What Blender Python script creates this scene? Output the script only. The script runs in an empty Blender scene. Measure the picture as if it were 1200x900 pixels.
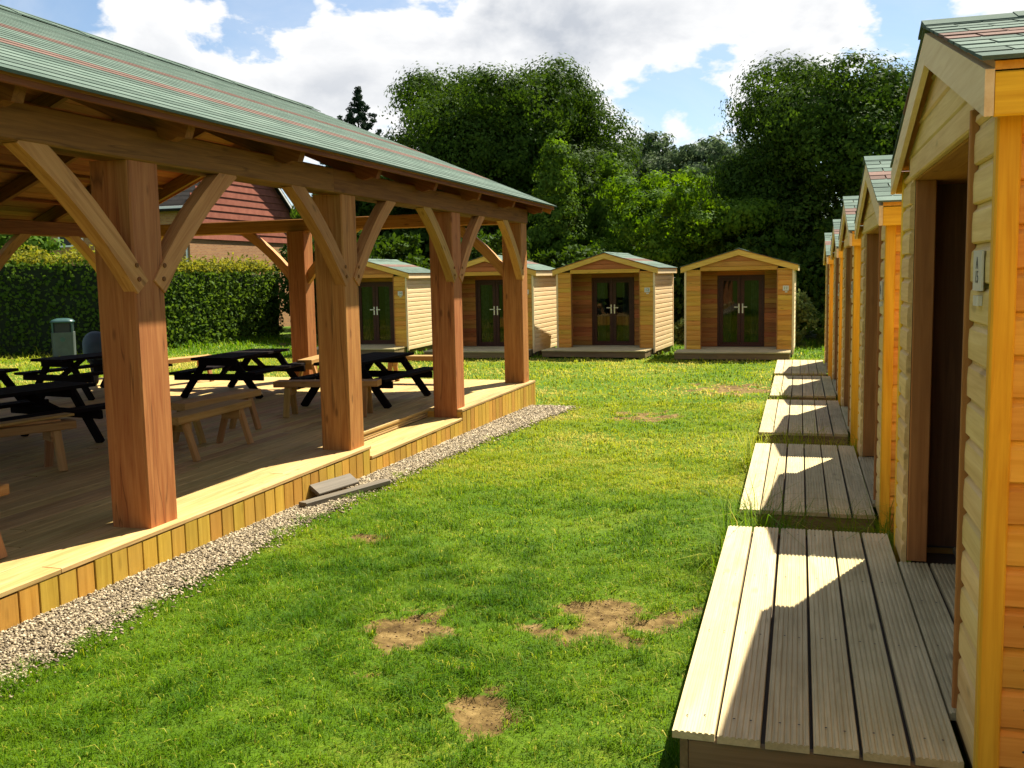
import bpy, math, random
import numpy as np
from mathutils import Vector, Matrix
random.seed(7); rng = np.random.default_rng(7)
S = bpy.context.scene
COL = S.collection
R = math.radians
Z0 = 1.8                                   # camera height above the lawn at its feet
# ------------------------------------------------------------------ camera
F_PX, ROLL, PITCH, YAW = 1140.0, 0.020, R(6.304), R(17.18)
fh = Vector((-math.sin(YAW), math.cos(YAW), 0)); rt = Vector((math.cos(YAW), math.sin(YAW), 0))
fw = fh*math.cos(PITCH) + Vector((0, 0, -math.sin(PITCH))); up = fh*math.sin(PITCH) + Vector((0, 0, math.cos(PITCH)))
cr = rt*math.cos(ROLL) - up*math.sin(ROLL); cu = rt*math.sin(ROLL) + up*math.cos(ROLL)
cam = bpy.data.cameras.new('camera'); cam.sensor_width = 36; cam.lens = F_PX*36/1200; cam.clip_end = 2000; cam.clip_start = .05
co = bpy.data.objects.new('camera', cam); COL.objects.link(co)
m = Matrix.Identity(4)
for i in range(3):
    m[i][0] = cr[i]; m[i][1] = cu[i]; m[i][2] = -fw[i]
m[2][3] = Z0
co.matrix_world = m; S.camera = co
# ------------------------------------------------------------------ sky and sun
SUN = Vector((.29, .70, 1.0)).normalized()
EL = math.asin(SUN.z); AZ = math.atan2(SUN.x, SUN.y)
SUN_STRENGTH, SKY_STRENGTH, EXPOSURE = 5.0, .05, 1.5
W = bpy.data.worlds.new('World'); S.world = W; W.use_nodes = True
nt = W.node_tree; nt.nodes.clear()
def N(t, typ, **kw):
    n = t.nodes.new(typ)
    for k, v in kw.items():
        if k.startswith('i_'):
            key = k[2:]; n.inputs[int(key) if key.isdigit() else key.replace('_', ' ')].default_value = v
        else: setattr(n, k, v)
    return n
def math_n(t, op, a, b=None, clamp=False):
    n = N(t, 'ShaderNodeMath', operation=op, use_clamp=clamp)
    for i, v in enumerate((a, b)):
        if v is None: continue
        if isinstance(v, (int, float)): n.inputs[i].default_value = v
        else: t.links.new(v, n.inputs[i])
    return n.outputs[0]
def ray(x, y):
    u = (x-600)/F_PX; v = -(y-450)/F_PX
    return (fw + cr*u + cu*v).normalized()
sky = N(nt, 'ShaderNodeTexSky', sky_type='NISHITA', sun_disc=False, sun_elevation=EL, sun_rotation=AZ, air_density=1.0, dust_density=.3, ozone_density=1.6)
tc = N(nt, 'ShaderNodeTexCoord')
mp = N(nt, 'ShaderNodeMapping'); mp.inputs['Scale'].default_value = (1, 1, 1.7)
nt.links.new(tc.outputs['Generated'], mp.inputs['Vector'])
n1 = N(nt, 'ShaderNodeTexNoise', i_Scale=7.5, i_Detail=11.0, i_Roughness=.55, i_Distortion=.2)
n2 = N(nt, 'ShaderNodeTexNoise', i_Scale=4.0, i_Detail=5.0, i_Roughness=.5)
n3 = N(nt, 'ShaderNodeTexNoise', i_Scale=2.2, i_Detail=8.0, i_Roughness=.62, i_Distortion=.8)
for n in (n1, n2, n3): nt.links.new(mp.outputs[0], n.inputs['Vector'])
acc = math_n(nt, 'ADD', math_n(nt, 'MULTIPLY', n1.outputs['Fac'], 1.9), -.45)
# cumulus masses and blue gaps (direction, radius, weight)
for (x, y, r, w) in ((165, 62, .075, .26), (360, 80, .095, .32), (540, 45, .08, .24), (700, 30, .11, .24), (880, 0, .08, .2), (800, 172, .05, .16), (745, 118, .03, .12), (1000, -5, .09, .24),
                     (10, 25, .06, -.22), (240, 5, .06, -.24), (430, 5, .03, -.14), (845, 118, .075, -.30), (1040, 70, .05, -.1), (760, 150, .03, -.1), (660, 120, .06, .10)):
    d = ray(x, y)
    vm = N(nt, 'ShaderNodeVectorMath', operation='DOT_PRODUCT'); nt.links.new(tc.outputs['Generated'], vm.inputs[0]); vm.inputs[1].default_value = d
    e = math_n(nt, 'MULTIPLY', math_n(nt, 'SUBTRACT', vm.outputs['Value'], 1.0), 1/(r*r))
    acc = math_n(nt, 'ADD', acc, math_n(nt, 'MULTIPLY', math_n(nt, 'EXPONENT', e), w))
mask = N(nt, 'ShaderNodeMapRange', interpolation_type='SMOOTHSTEP'); mask.inputs['From Min'].default_value = .55; mask.inputs['From Max'].default_value = .68
nt.links.new(acc, mask.inputs['Value'])
thin = N(nt, 'ShaderNodeMapRange', interpolation_type='SMOOTHSTEP'); thin.inputs['From Min'].default_value = .40; thin.inputs['From Max'].default_value = .75; thin.inputs['To Max'].default_value = .38
nt.links.new(n3.outputs['Fac'], thin.inputs['Value'])
mx = math_n(nt, 'MAXIMUM', mask.outputs[0], thin.outputs[0])
shade = N(nt, 'ShaderNodeMapRange'); shade.inputs['From Min'].default_value = .72; shade.inputs['From Max'].default_value = 1.15
nt.links.new(acc, shade.inputs['Value'])
sh2 = math_n(nt, 'MULTIPLY', shade.outputs[0], math_n(nt, 'MULTIPLY', n2.outputs['Fac'], 1.55), clamp=True)
ccol = N(nt, 'ShaderNodeMix', data_type='RGBA')
ccol.inputs['A'].default_value = (7.6, 7.6, 7.6, 1); ccol.inputs['B'].default_value = (4.0, 4.3, 4.8, 1)
nt.links.new(sh2, ccol.inputs['Factor'])
mixs = N(nt, 'ShaderNodeMix', data_type='RGBA')
nt.links.new(mx, mixs.inputs['Factor']); nt.links.new(sky.outputs[0], mixs.inputs['A']); nt.links.new(ccol.outputs['Result'], mixs.inputs['B'])
bg = N(nt, 'ShaderNodeBackground', i_Strength=SKY_STRENGTH); nt.links.new(mixs.outputs['Result'], bg.inputs['Color'])
wo = N(nt, 'ShaderNodeOutputWorld'); nt.links.new(bg.outputs[0], wo.inputs['Surface'])
sl = bpy.data.lights.new('sun', 'SUN'); sl.energy = SUN_STRENGTH; sl.angle = R(.53); sl.color = (1, .93, .77)
so = bpy.data.objects.new('sun', sl); COL.objects.link(so); so.location = (10, 25, 40)
so.rotation_euler = (-SUN).to_track_quat('-Z', 'Y').to_euler()
vs = S.view_settings; vs.view_transform = 'Standard'; vs.look = 'None'; vs.gamma = 1; vs.exposure = EXPOSURE; vs.use_curve_mapping = False
S.render.engine = 'CYCLES'; S.cycles.max_bounces = 8; S.cycles.diffuse_bounces = 2; S.cycles.transparent_max_bounces = 12

# ------------------------------------------------------------------ materials
MATS = {}
def newmat(name):
    mt = bpy.data.materials.new(name); mt.use_nodes = True; MATS[name] = mt
    t = mt.node_tree; return mt, t, t.nodes['Principled BSDF']
def ramp(t, fac, stops):
    r = N(t, 'ShaderNodeValToRGB'); e = r.color_ramp.elements
    while len(e) < len(stops): e.new(.5)
    for i, (p, c) in enumerate(stops): e[i].position = p; e[i].color = (*c, 1)
    t.links.new(fac, r.inputs[0]); return r.outputs[0]
def mixc(t, fac, a, b, blend='MIX'):
    n = N(t, 'ShaderNodeMix', data_type='RGBA', blend_type=blend)
    for k, v in (('Factor', fac), ('A', a), ('B', b)):
        if isinstance(v, (int, float)): n.inputs[k].default_value = v
        elif isinstance(v, tuple): n.inputs[k].default_value = (*v, 1)
        else: t.links.new(v, n.inputs[k])
    return n.outputs['Result']
def wood(name, light, dark, knot=.35, rough=.7, vary=.25, bump=.25, fine=1.0, weather=None, crack=0.0, spec=.2):
    """grain runs along each piece's own x axis; every piece gets its own offset and tone"""
    mt, t, b = newmat(name)
    tc = N(t, 'ShaderNodeTexCoord'); oi = N(t, 'ShaderNodeObjectInfo')
    off = N(t, 'ShaderNodeVectorMath', operation='SCALE'); off.inputs[0].default_value = (31, 17, 23); t.links.new(oi.outputs['Random'], off.inputs['Scale'])
    ad = N(t, 'ShaderNodeVectorMath', operation='ADD'); t.links.new(tc.outputs['Object'], ad.inputs[0]); t.links.new(off.outputs[0], ad.inputs[1])
    mp = N(t, 'ShaderNodeMapping'); mp.inputs['Scale'].default_value = (1.3, 22*fine, 22*fine); t.links.new(ad.outputs[0], mp.inputs['Vector'])
    g1 = N(t, 'ShaderNodeTexNoise', i_Scale=1.0, i_Detail=6.0, i_Roughness=.6, i_Distortion=.9); t.links.new(mp.outputs[0], g1.inputs['Vector'])
    mp2 = N(t, 'ShaderNodeMapping'); mp2.inputs['Scale'].default_value = (3.5, 130*fine, 130*fine); t.links.new(ad.outputs[0], mp2.inputs['Vector'])
    g2 = N(t, 'ShaderNodeTexNoise', i_Scale=1.0, i_Detail=3.0); t.links.new(mp2.outputs[0], g2.inputs['Vector'])
    gm = math_n(t, 'ADD', math_n(t, 'MULTIPLY', g1.outputs['Fac'], .75), math_n(t, 'MULTIPLY', g2.outputs['Fac'], .25))
    c = ramp(t, gm, ((.34, dark), (.62, light)))
    mp3 = N(t, 'ShaderNodeMapping'); mp3.inputs['Scale'].default_value = (2.6, 7.5, 7.5); t.links.new(ad.outputs[0], mp3.inputs['Vector'])
    vo = N(t, 'ShaderNodeTexVoronoi', i_Scale=1.0); t.links.new(mp3.outputs[0], vo.inputs['Vector'])
    kn = N(t, 'ShaderNodeMapRange', interpolation_type='SMOOTHSTEP'); kn.inputs['From Min'].default_value = .06; kn.inputs['From Max'].default_value = .17; kn.inputs['To Min'].default_value = knot; kn.inputs['To Max'].default_value = 0
    t.links.new(vo.outputs['Distance'], kn.inputs['Value'])
    c = mixc(t, kn.outputs[0], c, tuple(v*.35 for v in dark))
    if crack:
        mp4 = N(t, 'ShaderNodeMapping'); mp4.inputs['Scale'].default_value = (.3, 8, 8); t.links.new(ad.outputs[0], mp4.inputs['Vector'])
        wv = N(t, 'ShaderNodeTexNoise', i_Scale=1.0, i_Detail=2.0, i_Distortion=.4); t.links.new(mp4.outputs[0], wv.inputs['Vector'])
        ck = N(t, 'ShaderNodeMapRange'); ck.inputs['From Min'].default_value = 0; ck.inputs['From Max'].default_value = .010; ck.inputs['To Min'].default_value = crack; ck.inputs['To Max'].default_value = 0
        t.links.new(math_n(t, 'ABSOLUTE', math_n(t, 'SUBTRACT', wv.outputs['Fac'], .5)), ck.inputs['Value'])
        c = mixc(t, ck.outputs[0], c, tuple(v*.25 for v in dark))
    if weather:
        wn = N(t, 'ShaderNodeTexNoise', i_Scale=2.4, i_Detail=6.0, i_Roughness=.65); t.links.new(ad.outputs[0], wn.inputs['Vector'])
        wm = N(t, 'ShaderNodeMapRange'); wm.inputs['From Min'].default_value = .42; wm.inputs['From Max'].default_value = .7; wm.inputs['To Max'].default_value = weather[1]
        t.links.new(wn.outputs['Fac'], wm.inputs['Value']); c = mixc(t, wm.outputs[0], c, weather[0])
    v = N(t, 'ShaderNodeMapRange'); v.inputs['To Min'].default_value = 1-vary; v.inputs['To Max'].default_value = 1+vary*.6
    t.links.new(oi.outputs['Random'], v.inputs['Value'])
    hs = N(t, 'ShaderNodeHueSaturation'); t.links.new(c, hs.inputs['Color']); t.links.new(v.outputs[0], hs.inputs['Value'])
    h = math_n(t, 'ADD', .5, math_n(t, 'MULTIPLY', math_n(t, 'SUBTRACT', math_n(t, 'FRACT', math_n(t, 'MULTIPLY', oi.outputs['Random'], 7.31)), .5), .035*vary*4))
    t.links.new(h, hs.inputs['Hue'])
    t.links.new(hs.outputs[0], b.inputs['Base Color']); b.inputs['Roughness'].default_value = rough; b.inputs['Specular IOR Level'].default_value = spec
    bp = N(t, 'ShaderNodeBump', i_Strength=bump, i_Distance=.004); t.links.new(gm, bp.inputs['Height']); t.links.new(bp.outputs[0], b.inputs['Normal'])
    return mt
wood('oak', (.44, .195, .054), (.28, .098, .023), knot=.6, crack=.6, vary=.16)
wood('oak_pale', (.52, .265, .08), (.35, .15, .036), knot=.55, crack=.3, vary=.18)
wood('oak_dark', (.25, .092, .022), (.14, .045, .011), knot=.4, crack=.5, vary=.2)
wood('deck_pine', (.55, .385, .15), (.34, .215, .066), knot=.45, vary=.18, weather=((.30, .19, .07), .35))
wood('fascia_pine', (.58, .34, .05), (.42, .225, .024), knot=.3, vary=.2, weather=((.36, .22, .05), .4))
wood('larch', (.78, .41, .075), (.64, .285, .038), knot=.6, vary=.16)
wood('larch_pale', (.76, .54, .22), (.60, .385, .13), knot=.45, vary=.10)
wood('trim_pale', (.80, .63, .36), (.68, .49, .25), knot=.3, vary=.06)
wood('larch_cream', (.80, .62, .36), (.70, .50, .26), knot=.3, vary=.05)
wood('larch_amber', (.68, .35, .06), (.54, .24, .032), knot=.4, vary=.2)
wood('larch_trim', (.88, .52, .04), (.66, .31, .016), knot=.45, vary=.1)
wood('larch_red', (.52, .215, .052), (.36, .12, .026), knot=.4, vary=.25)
wood('barge_gold', (.76, .46, .10), (.62, .33, .055), knot=.3, vary=.08)
wood('grey_deck', (.60, .495, .27), (.41, .33, .165), knot=.45, vary=.14, weather=((.33, .26, .125), .5))
wood('batten', (.40, .18, .05), (.28, .115, .03), knot=.2, vary=.1)
wood('dark_stain', (.013, .009, .008), (.007, .005, .005), knot=.2, vary=.3, rough=.9, spec=.05)
wood('bench_pine', (.44, .25, .085), (.31, .155, .043), knot=.5, vary=.25)
wood('skirt_wood_shaded', (.24, .165, .08), (.15, .10, .045), knot=.3, vary=.15)  # darker than the deck boards: the skirt's shade is put into its colour
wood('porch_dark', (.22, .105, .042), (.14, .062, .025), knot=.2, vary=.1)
wood('offcut', (.15, .125, .09), (.09, .075, .052), knot=.2, vary=.1)
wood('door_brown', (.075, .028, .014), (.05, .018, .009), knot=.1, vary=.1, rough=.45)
wood('sarking', (.33, .125, .04), (.22, .075, .022), knot=.3, vary=.3)
def plain(name, c, rough=.6, metal=0.0, noise=.15, scale=6):
    mt, t, b = newmat(name)
    tc = N(t, 'ShaderNodeTexCoord'); n = N(t, 'ShaderNodeTexNoise', i_Scale=scale, i_Detail=6.0); t.links.new(tc.outputs['Object'], n.inputs['Vector'])
    t.links.new(ramp(t, n.outputs['Fac'], ((.3, tuple(v*(1-noise) for v in c)), (.7, tuple(min(1, v*(1+noise)) for v in c)))), b.inputs['Base Color'])
    b.inputs['Roughness'].default_value = rough; b.inputs['Metallic'].default_value = metal
    return mt
plain('white_paint', (.78, .78, .76), .5, noise=.04)
plain('plate_white', (.58, .56, .47), .35, noise=.03)
plain('ink', (.02, .02, .02), .5)
plain('steel', (.50, .47, .42), .38, 1.0)
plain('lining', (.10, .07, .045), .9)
plain('curtain', (.14, .17, .13), .9, noise=.3, scale=14)
plain('bin_grey', (.055, .07, .06), .6)
plain('bin_lid', (.022, .065, .058), .4)
plain('black', (.012, .012, .012), .6)
plain('bark', (.10, .075, .05), .95, noise=.5, scale=9)
plain('soil', (.20, .125, .06), 1.0, noise=.4, scale=20)
plain('shirt', (.075, .12, .16), .85, noise=.12, scale=12)
plain('trousers', (.03, .035, .05), .9)
plain('skin', (.50, .28, .18), .55, noise=.06)
plain('hair', (.05, .03, .018), .7)
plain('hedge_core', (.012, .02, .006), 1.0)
def shingle(name, c1, c2, vary=.22):
    mt, t, b = newmat(name)
    tc = N(t, 'ShaderNodeTexCoord'); oi = N(t, 'ShaderNodeObjectInfo')
    ad = N(t, 'ShaderNodeVectorMath', operation='ADD'); t.links.new(tc.outputs['Object'], ad.inputs[0])
    off = N(t, 'ShaderNodeVectorMath', operation='SCALE'); off.inputs[0].default_value = (13, 7, 5); t.links.new(oi.outputs['Random'], off.inputs['Scale']); t.links.new(off.outputs[0], ad.inputs[1])
    n = N(t, 'ShaderNodeTexNoise', i_Scale=3.2, i_Detail=3.0); t.links.new(ad.outputs[0], n.inputs['Vector'])
    g = N(t, 'ShaderNodeTexNoise', i_Scale=300.0, i_Detail=2.0); t.links.new(tc.outputs['Object'], g.inputs['Vector'])
    f = math_n(t, 'ADD', math_n(t, 'MULTIPLY', n.outputs['Fac'], .7), math_n(t, 'MULTIPLY', g.outputs['Fac'], .3))
    c = ramp(t, f, ((.36, c1), (.64, c2)))
    v = N(t, 'ShaderNodeMapRange'); v.inputs['To Min'].default_value = 1-vary; v.inputs['To Max'].default_value = 1+vary; t.links.new(oi.outputs['Random'], v.inputs['Value'])
    hs = N(t, 'ShaderNodeHueSaturation'); t.links.new(c, hs.inputs['Color']); t.links.new(v.outputs[0], hs.inputs['Value']); t.links.new(hs.outputs[0], b.inputs['Base Color'])
    b.inputs['Roughness'].default_value = .95; b.inputs['Specular IOR Level'].default_value = .08
    bp = N(t, 'ShaderNodeBump', i_Strength=.4, i_Distance=.003); t.links.new(g.outputs['Fac'], bp.inputs['Height']); t.links.new(bp.outputs[0], b.inputs['Normal'])
shingle('felt_green', (.078, .115, .093), (.125, .165, .137))
shingle('felt_red', (.125, .078, .062), (.175, .112, .092))
shingle('tile_dark', (.02, .018, .016), (.035, .03, .028))
shingle('tile_red', (.22, .075, .05), (.29, .105, .07), .1)
# brick
mt, t, b = newmat('brick')
tc = N(t, 'ShaderNodeTexCoord'); mp = N(t, 'ShaderNodeMapping'); mp.inputs['Rotation'].default_value = (R(90), 0, R(90)); t.links.new(tc.outputs['Object'], mp.inputs['Vector'])
bk = N(t, 'ShaderNodeTexBrick', i_Scale=1.0); bk.inputs['Brick Width'].default_value = .225; bk.inputs['Row Height'].default_value = .075; bk.inputs['Mortar Size'].default_value = .01
bk.inputs['Color1'].default_value = (.38, .18, .06, 1); bk.inputs['Color2'].default_value = (.28, .115, .04, 1); bk.inputs['Mortar'].default_value = (.33, .215, .11, 1)
sx = N(t, 'ShaderNodeSeparateXYZ'); t.links.new(tc.outputs['Object'], sx.inputs[0]); cb = N(t, 'ShaderNodeCombineXYZ')
t.links.new(math_n(t, 'ADD', sx.outputs['X'], sx.outputs['Y']), cb.inputs['X']); t.links.new(sx.outputs['Z'], cb.inputs['Y']); t.links.new(cb.outputs[0], bk.inputs['Vector'])
t.links.new(bk.outputs['Color'], b.inputs['Base Color']); b.inputs['Roughness'].default_value = .9
# glass
mt, t, b = newmat('glass')
b.inputs['Base Color'].default_value = (.55, .62, .58, 1); b.inputs['Roughness'].default_value = .02; b.inputs['Transmission Weight'].default_value = 1; b.inputs['IOR'].default_value = 1.45
tr = N(t, 'ShaderNodeBsdfTransparent'); tr.inputs[0].default_value = (.30, .34, .31, 1); gl = N(t, 'ShaderNodeBsdfGlossy', i_Roughness=.02); fr = N(t, 'ShaderNodeFresnel', i_IOR=1.5)
ms = N(t, 'ShaderNodeMixShader'); t.links.new(fr.outputs[0], ms.inputs[0]); t.links.new(tr.outputs[0], ms.inputs[1]); t.links.new(gl.outputs[0], ms.inputs[2])
t.links.new(ms.outputs[0], t.nodes['Material Output'].inputs['Surface'])
def leafmat(name, c1, c2, trans=.35, rough=.7):
    mt, t, b = newmat(name)
    at = N(t, 'ShaderNodeAttribute', attribute_name='tone'); col = ramp(t, at.outputs['Fac'], ((0, c1), (1, c2)))
    t.links.new(col, b.inputs['Base Color']); b.inputs['Roughness'].default_value = rough; b.inputs['Specular IOR Level'].default_value = .06
    tl = N(t, 'ShaderNodeBsdfTranslucent'); hs = N(t, 'ShaderNodeHueSaturation', i_Value=1.5, i_Saturation=1.1, i_Hue=.485); t.links.new(col, hs.inputs['Color']); t.links.new(hs.outputs[0], tl.inputs['Color'])
    ms = N(t, 'ShaderNodeMixShader', i_0=trans); t.links.new(b.outputs[0], ms.inputs[1]); t.links.new(tl.outputs[0], ms.inputs[2]); t.links.new(ms.outputs[0], t.nodes['Material Output'].inputs['Surface'])
leafmat('leaf_oak', (.014, .036, .004), (.066, .122, .015), .3)
leafmat('leaf_mid', (.034, .080, .008), (.105, .185, .022), .42)
leafmat('leaf_light', (.036, .092, .007), (.112, .20, .02), .46)
leafmat('leaf_far_haze', (.050, .080, .038), (.095, .135, .065), .3)  # paler leaf colour stands in for the haze of distance
leafmat('leaf_pine', (.012, .026, .014), (.026, .050, .026), .1)
leafmat('leaf_hedge', (.022, .056, .007), (.115, .185, .028), .35)
leafmat('leaf_flush', (.12, .14, .018), (.26, .25, .035), .35)
leafmat('leaf_weed', (.06, .10, .025), (.16, .20, .06), .35)
def grassmat(name):
    mt, t, b = newmat(name)
    at = N(t, 'ShaderNodeAttribute', attribute_name='tone'); col = ramp(t, at.outputs['Fac'], ((0, (.045, .122, .002)), (.36, (.120, .215, .003)), (.68, (.275, .310, .008)), (1, (.50, .42, .09))))
    t.links.new(col, b.inputs['Base Color']); b.inputs['Roughness'].default_value = .6; b.inputs['Specular IOR Level'].default_value = .1
    tl = N(t, 'ShaderNodeBsdfTranslucent'); hs = N(t, 'ShaderNodeHueSaturation', i_Value=1.35, i_Hue=.49); t.links.new(col, hs.inputs['Color']); t.links.new(hs.outputs[0], tl.inputs['Color'])
    ms = N(t, 'ShaderNodeMixShader', i_0=.4); t.links.new(b.outputs[0], ms.inputs[1]); t.links.new(tl.outputs[0], ms.inputs[2]); t.links.new(ms.outputs[0], t.nodes['Material Output'].inputs['Surface'])
grassmat('grass_blade')

# ------------------------------------------------------------------ mesh helpers
def ground_z(x, y): return Z0 - 1.785 - .0138*y
def mesh_from(name, verts, faces, mat=None, smooth=False):
    me = bpy.data.meshes.new(name); me.from_pydata(verts, [], faces); me.update()
    if mat: me.materials.append(MATS[mat])
    if smooth: me.shade_smooth()
    return me
CACHE = {}
def prof_mesh(name, prof, L, mat):
    """closed (y,z) outline swept along local x from 0 to L"""
    key = (name, round(L, 3), mat, tuple((round(a, 4), round(b, 4)) for a, b in prof))
    if key in CACHE: return CACHE[key]
    n = len(prof); v = [(0, a, b) for a, b in prof] + [(L, a, b) for a, b in prof]
    f = [(i, (i+1) % n, n+(i+1) % n, n+i) for i in range(n)] + [tuple(reversed(range(n))), tuple(range(n, 2*n))]
    me = mesh_from(name, v, f, mat); fix(me); CACHE[key] = me; return me
import bmesh
def fix(me):
    bm = bmesh.new(); bm.from_mesh(me); bmesh.ops.recalc_face_normals(bm, faces=bm.faces); bm.to_mesh(me); bm.free()
def rect(w, h, c=.006, cy=0, cz=0):
    a, b = w/2, h/2; c = min(c, a*.4, b*.4)
    return [(cy-a+c, cz-b), (cy+a-c, cz-b), (cy+a, cz-b+c), (cy+a, cz+b-c), (cy+a-c, cz+b), (cy-a+c, cz+b), (cy-a, cz+b-c), (cy-a, cz-b+c)]
def link(name, me, parent=None, mw=None, loc=None):
    o = bpy.data.objects.new(name, me); COL.objects.link(o)
    if parent: o.parent = parent
    if mw is not None: o.matrix_local = mw
    elif loc is not None: o.location = loc
    return o
def frame(p0, x, y):
    x = Vector(x).normalized(); z = x.cross(Vector(y)).normalized(); y = z.cross(x)
    m = Matrix.Identity(4)
    for i in range(3): m[i][0], m[i][1], m[i][2], m[i][3] = x[i], y[i], z[i], p0[i]
    return m
def bar(name, p0, p1, w, h, mat, parent=None, side=None, c=.006):
    """squared timber from p0 to p1, w across (horizontal), h deep"""
    p0, p1 = Vector(p0), Vector(p1); d = p1-p0
    if side is None: side = Vector((0, 0, 1)).cross(d) if abs(d.normalized().z) < .98 else Vector((0, 1, 0))
    return link(name, prof_mesh(name, rect(w, h, c), d.length, mat), parent, frame(p0, d, side))
def empty(name, loc, rz=0, label=None, cat=None, group=None):
    o = bpy.data.objects.new(name, None); COL.objects.link(o); o.location = loc; o.rotation_euler = (0, 0, rz); o.empty_display_size = .2
    tag(o, label, cat, group); return o
def tag(o, label=None, cat=None, group=None, kind=None):
    for k, v in (('label', label), ('category', cat), ('group', group), ('kind', kind)):
        if v: o[k] = v
    return o
def copy_tree(o, parent=None):
    c = o.copy(); COL.objects.link(c); c.parent = parent
    for ch in o.children: copy_tree(ch, c)
    return c
def np_mesh(name, verts, faces, mat, tone=None, smooth=False):
    """verts (n,3), faces (m,k) numpy"""
    me = bpy.data.meshes.new(name); k = faces.shape[1]
    me.vertices.add(len(verts)); me.vertices.foreach_set('co', verts.astype(np.float32).ravel())
    me.loops.add(faces.size); me.loops.foreach_set('vertex_index', faces.astype(np.int32).ravel())
    me.polygons.add(len(faces)); me.polygons.foreach_set('loop_start', np.arange(0, faces.size, k, dtype=np.int32))
    if tone is not None:
        a = me.attributes.new('tone', 'FLOAT', 'POINT'); a.data.foreach_set('value', tone.astype(np.float32))
    me.materials.append(MATS[mat]); me.update(calc_edges=True)
    if smooth: me.shade_smooth()
    return me

# ------------------------------------------------------------------ ground
def value_noise(x, y, seed=0):
    xi, yi = np.floor(x).astype(int), np.floor(y).astype(int); fx, fy = x-xi, y-yi
    fx = fx*fx*(3-2*fx); fy = fy*fy*(3-2*fy)
    def h(a, b):
        n = (a*374761393 + b*668265263 + seed*974711) & 0x7fffffff
        n = ((n ^ (n >> 13))*1274126177) & 0x7fffffff
        return ((n ^ (n >> 16)) & 0xffff)/65535.
    return (h(xi, yi)*(1-fx)+h(xi+1, yi)*fx)*(1-fy) + (h(xi, yi+1)*(1-fx)+h(xi+1, yi+1)*fx)*fy
def fbm(x, y, s, seed=0): return .55*value_noise(x*s, y*s, seed)+.3*value_noise(x*s*2.1, y*s*2.1, seed+1)+.15*value_noise(x*s*4.3, y*s*4.3, seed+2)
DIRT = [(-2.02, 4.5, .24, .36), (-1.10, 5.12, .42, .34), (-.70, 5.05, .22, .28), (-.95, 4.72, .28, .16), (-1.37, 3.78, .15, .32), (-2.2, 13.3, .45, .5), (-3.1, 6.3, .14, .10), (-1.25, 17.3, .8, .9), (-17.5, 30.6, .9, 1.0)]
def dirt_at(x, y):
    d = np.zeros_like(x)
    wob = (fbm(x, y, 5., 40)-.5)*2.2 + (fbm(x, y, 19., 60)-.5)*1.5
    for cx, cy, rx, ry in DIRT:
        q = np.sqrt(((x-cx)/rx)**2+((y-cy)/ry)**2)+wob
        d = np.maximum(d, np.clip((1.05-q)/.5, 0, 1))
    return d
def make_ground():
    xs = np.concatenate([[-400, -200, -100, -60], np.arange(-32, -5, .5), np.arange(-5, 1.2, .06), np.arange(1.4, 12, .6), [20, 40, 80, 150, 300]])
    ys = np.concatenate([[-120, -40, -10], np.arange(-2, 2.5, .5), np.arange(2.5, 9, .06), np.arange(9, 18, .15), np.arange(18, 40, .5), [50, 70, 100, 160, 300, 600]])
    X, Y = np.meshgrid(xs, ys); dz = dirt_at(X, Y)
    Zg = Z0-1.785-.0138*Y + (fbm(X, Y, 1.6, 3)-.5)*.03*(np.abs(X) < 30) - dz*.03 + dz*(fbm(X, Y, 14, 9)-.5)*.03
    V = np.stack([X, Y, Zg], -1).reshape(-1, 3); nx = len(xs); i = np.arange(len(ys)-1)[:, None]*nx+np.arange(nx-1)[None, :]; i = i.ravel()
    Fq = np.stack([i, i+1, i+nx+1, i+nx], -1)
    mt, t, b = newmat('lawn')
    at = N(t, 'ShaderNodeAttribute', attribute_name='tone'); gm = N(t, 'ShaderNodeNewGeometry')
    n1 = N(t, 'ShaderNodeTexNoise', i_Scale=1.1, i_Detail=6.0, i_Roughness=.65); n2 = N(t, 'ShaderNodeTexNoise', i_Scale=26.0, i_Detail=6.0, i_Roughness=.7); n3 = N(t, 'ShaderNodeTexNoise', i_Scale=9.0, i_Detail=8.0, i_Roughness=.7)
    for n in (n1, n2, n3): t.links.new(gm.outputs['Position'], n.inputs['Vector'])
    g = ramp(t, n1.outputs['Fac'], ((.3, (.036, .092, .004)), (.5, (.075, .138, .006)), (.72, (.155, .18, .017))))
    g = mixc(t, ramp(t, n2.outputs['Fac'], ((.35, (0, 0, 0)), (.6, (1, 1, 1)))), mixc(t, .6, g, (.03, .05, .006)), g)
    s = ramp(t, n3.outputs['Fac'], ((.34, (.05, .030, .010)), (.5, (.135, .088, .030)), (.66, (.24, .165, .064))))
    dm = N(t, 'ShaderNodeMapRange', interpolation_type='SMOOTHSTEP'); dm.inputs['From Min'].default_value = .30; dm.inputs['From Max'].default_value = .55
    t.links.new(math_n(t, 'ADD', at.outputs['Fac'], math_n(t, 'MULTIPLY', math_n(t, 'SUBTRACT', n2.outputs['Fac'], .5), 1.1)), dm.inputs['Value'])
    t.links.new(mixc(t, math_n(t, 'MULTIPLY', dm.outputs[0], math_n(t, 'GREATER_THAN', at.outputs['Fac'], .02)), g, s), b.inputs['Base Color']); b.inputs['Roughness'].default_value = 1; b.inputs['Specular IOR Level'].default_value = .1
    bp = N(t, 'ShaderNodeBump', i_Strength=.6, i_Distance=.02); t.links.new(n2.outputs['Fac'], bp.inputs['Height']); t.links.new(bp.outputs[0], b.inputs['Normal'])
    me = np_mesh('ground', V, Fq, 'lawn', dz.ravel(), smooth=True)
    tag(link('ground', me), 'sloping lawn of mown grass with bare earth patches', None, None, 'structure')
make_ground()

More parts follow.
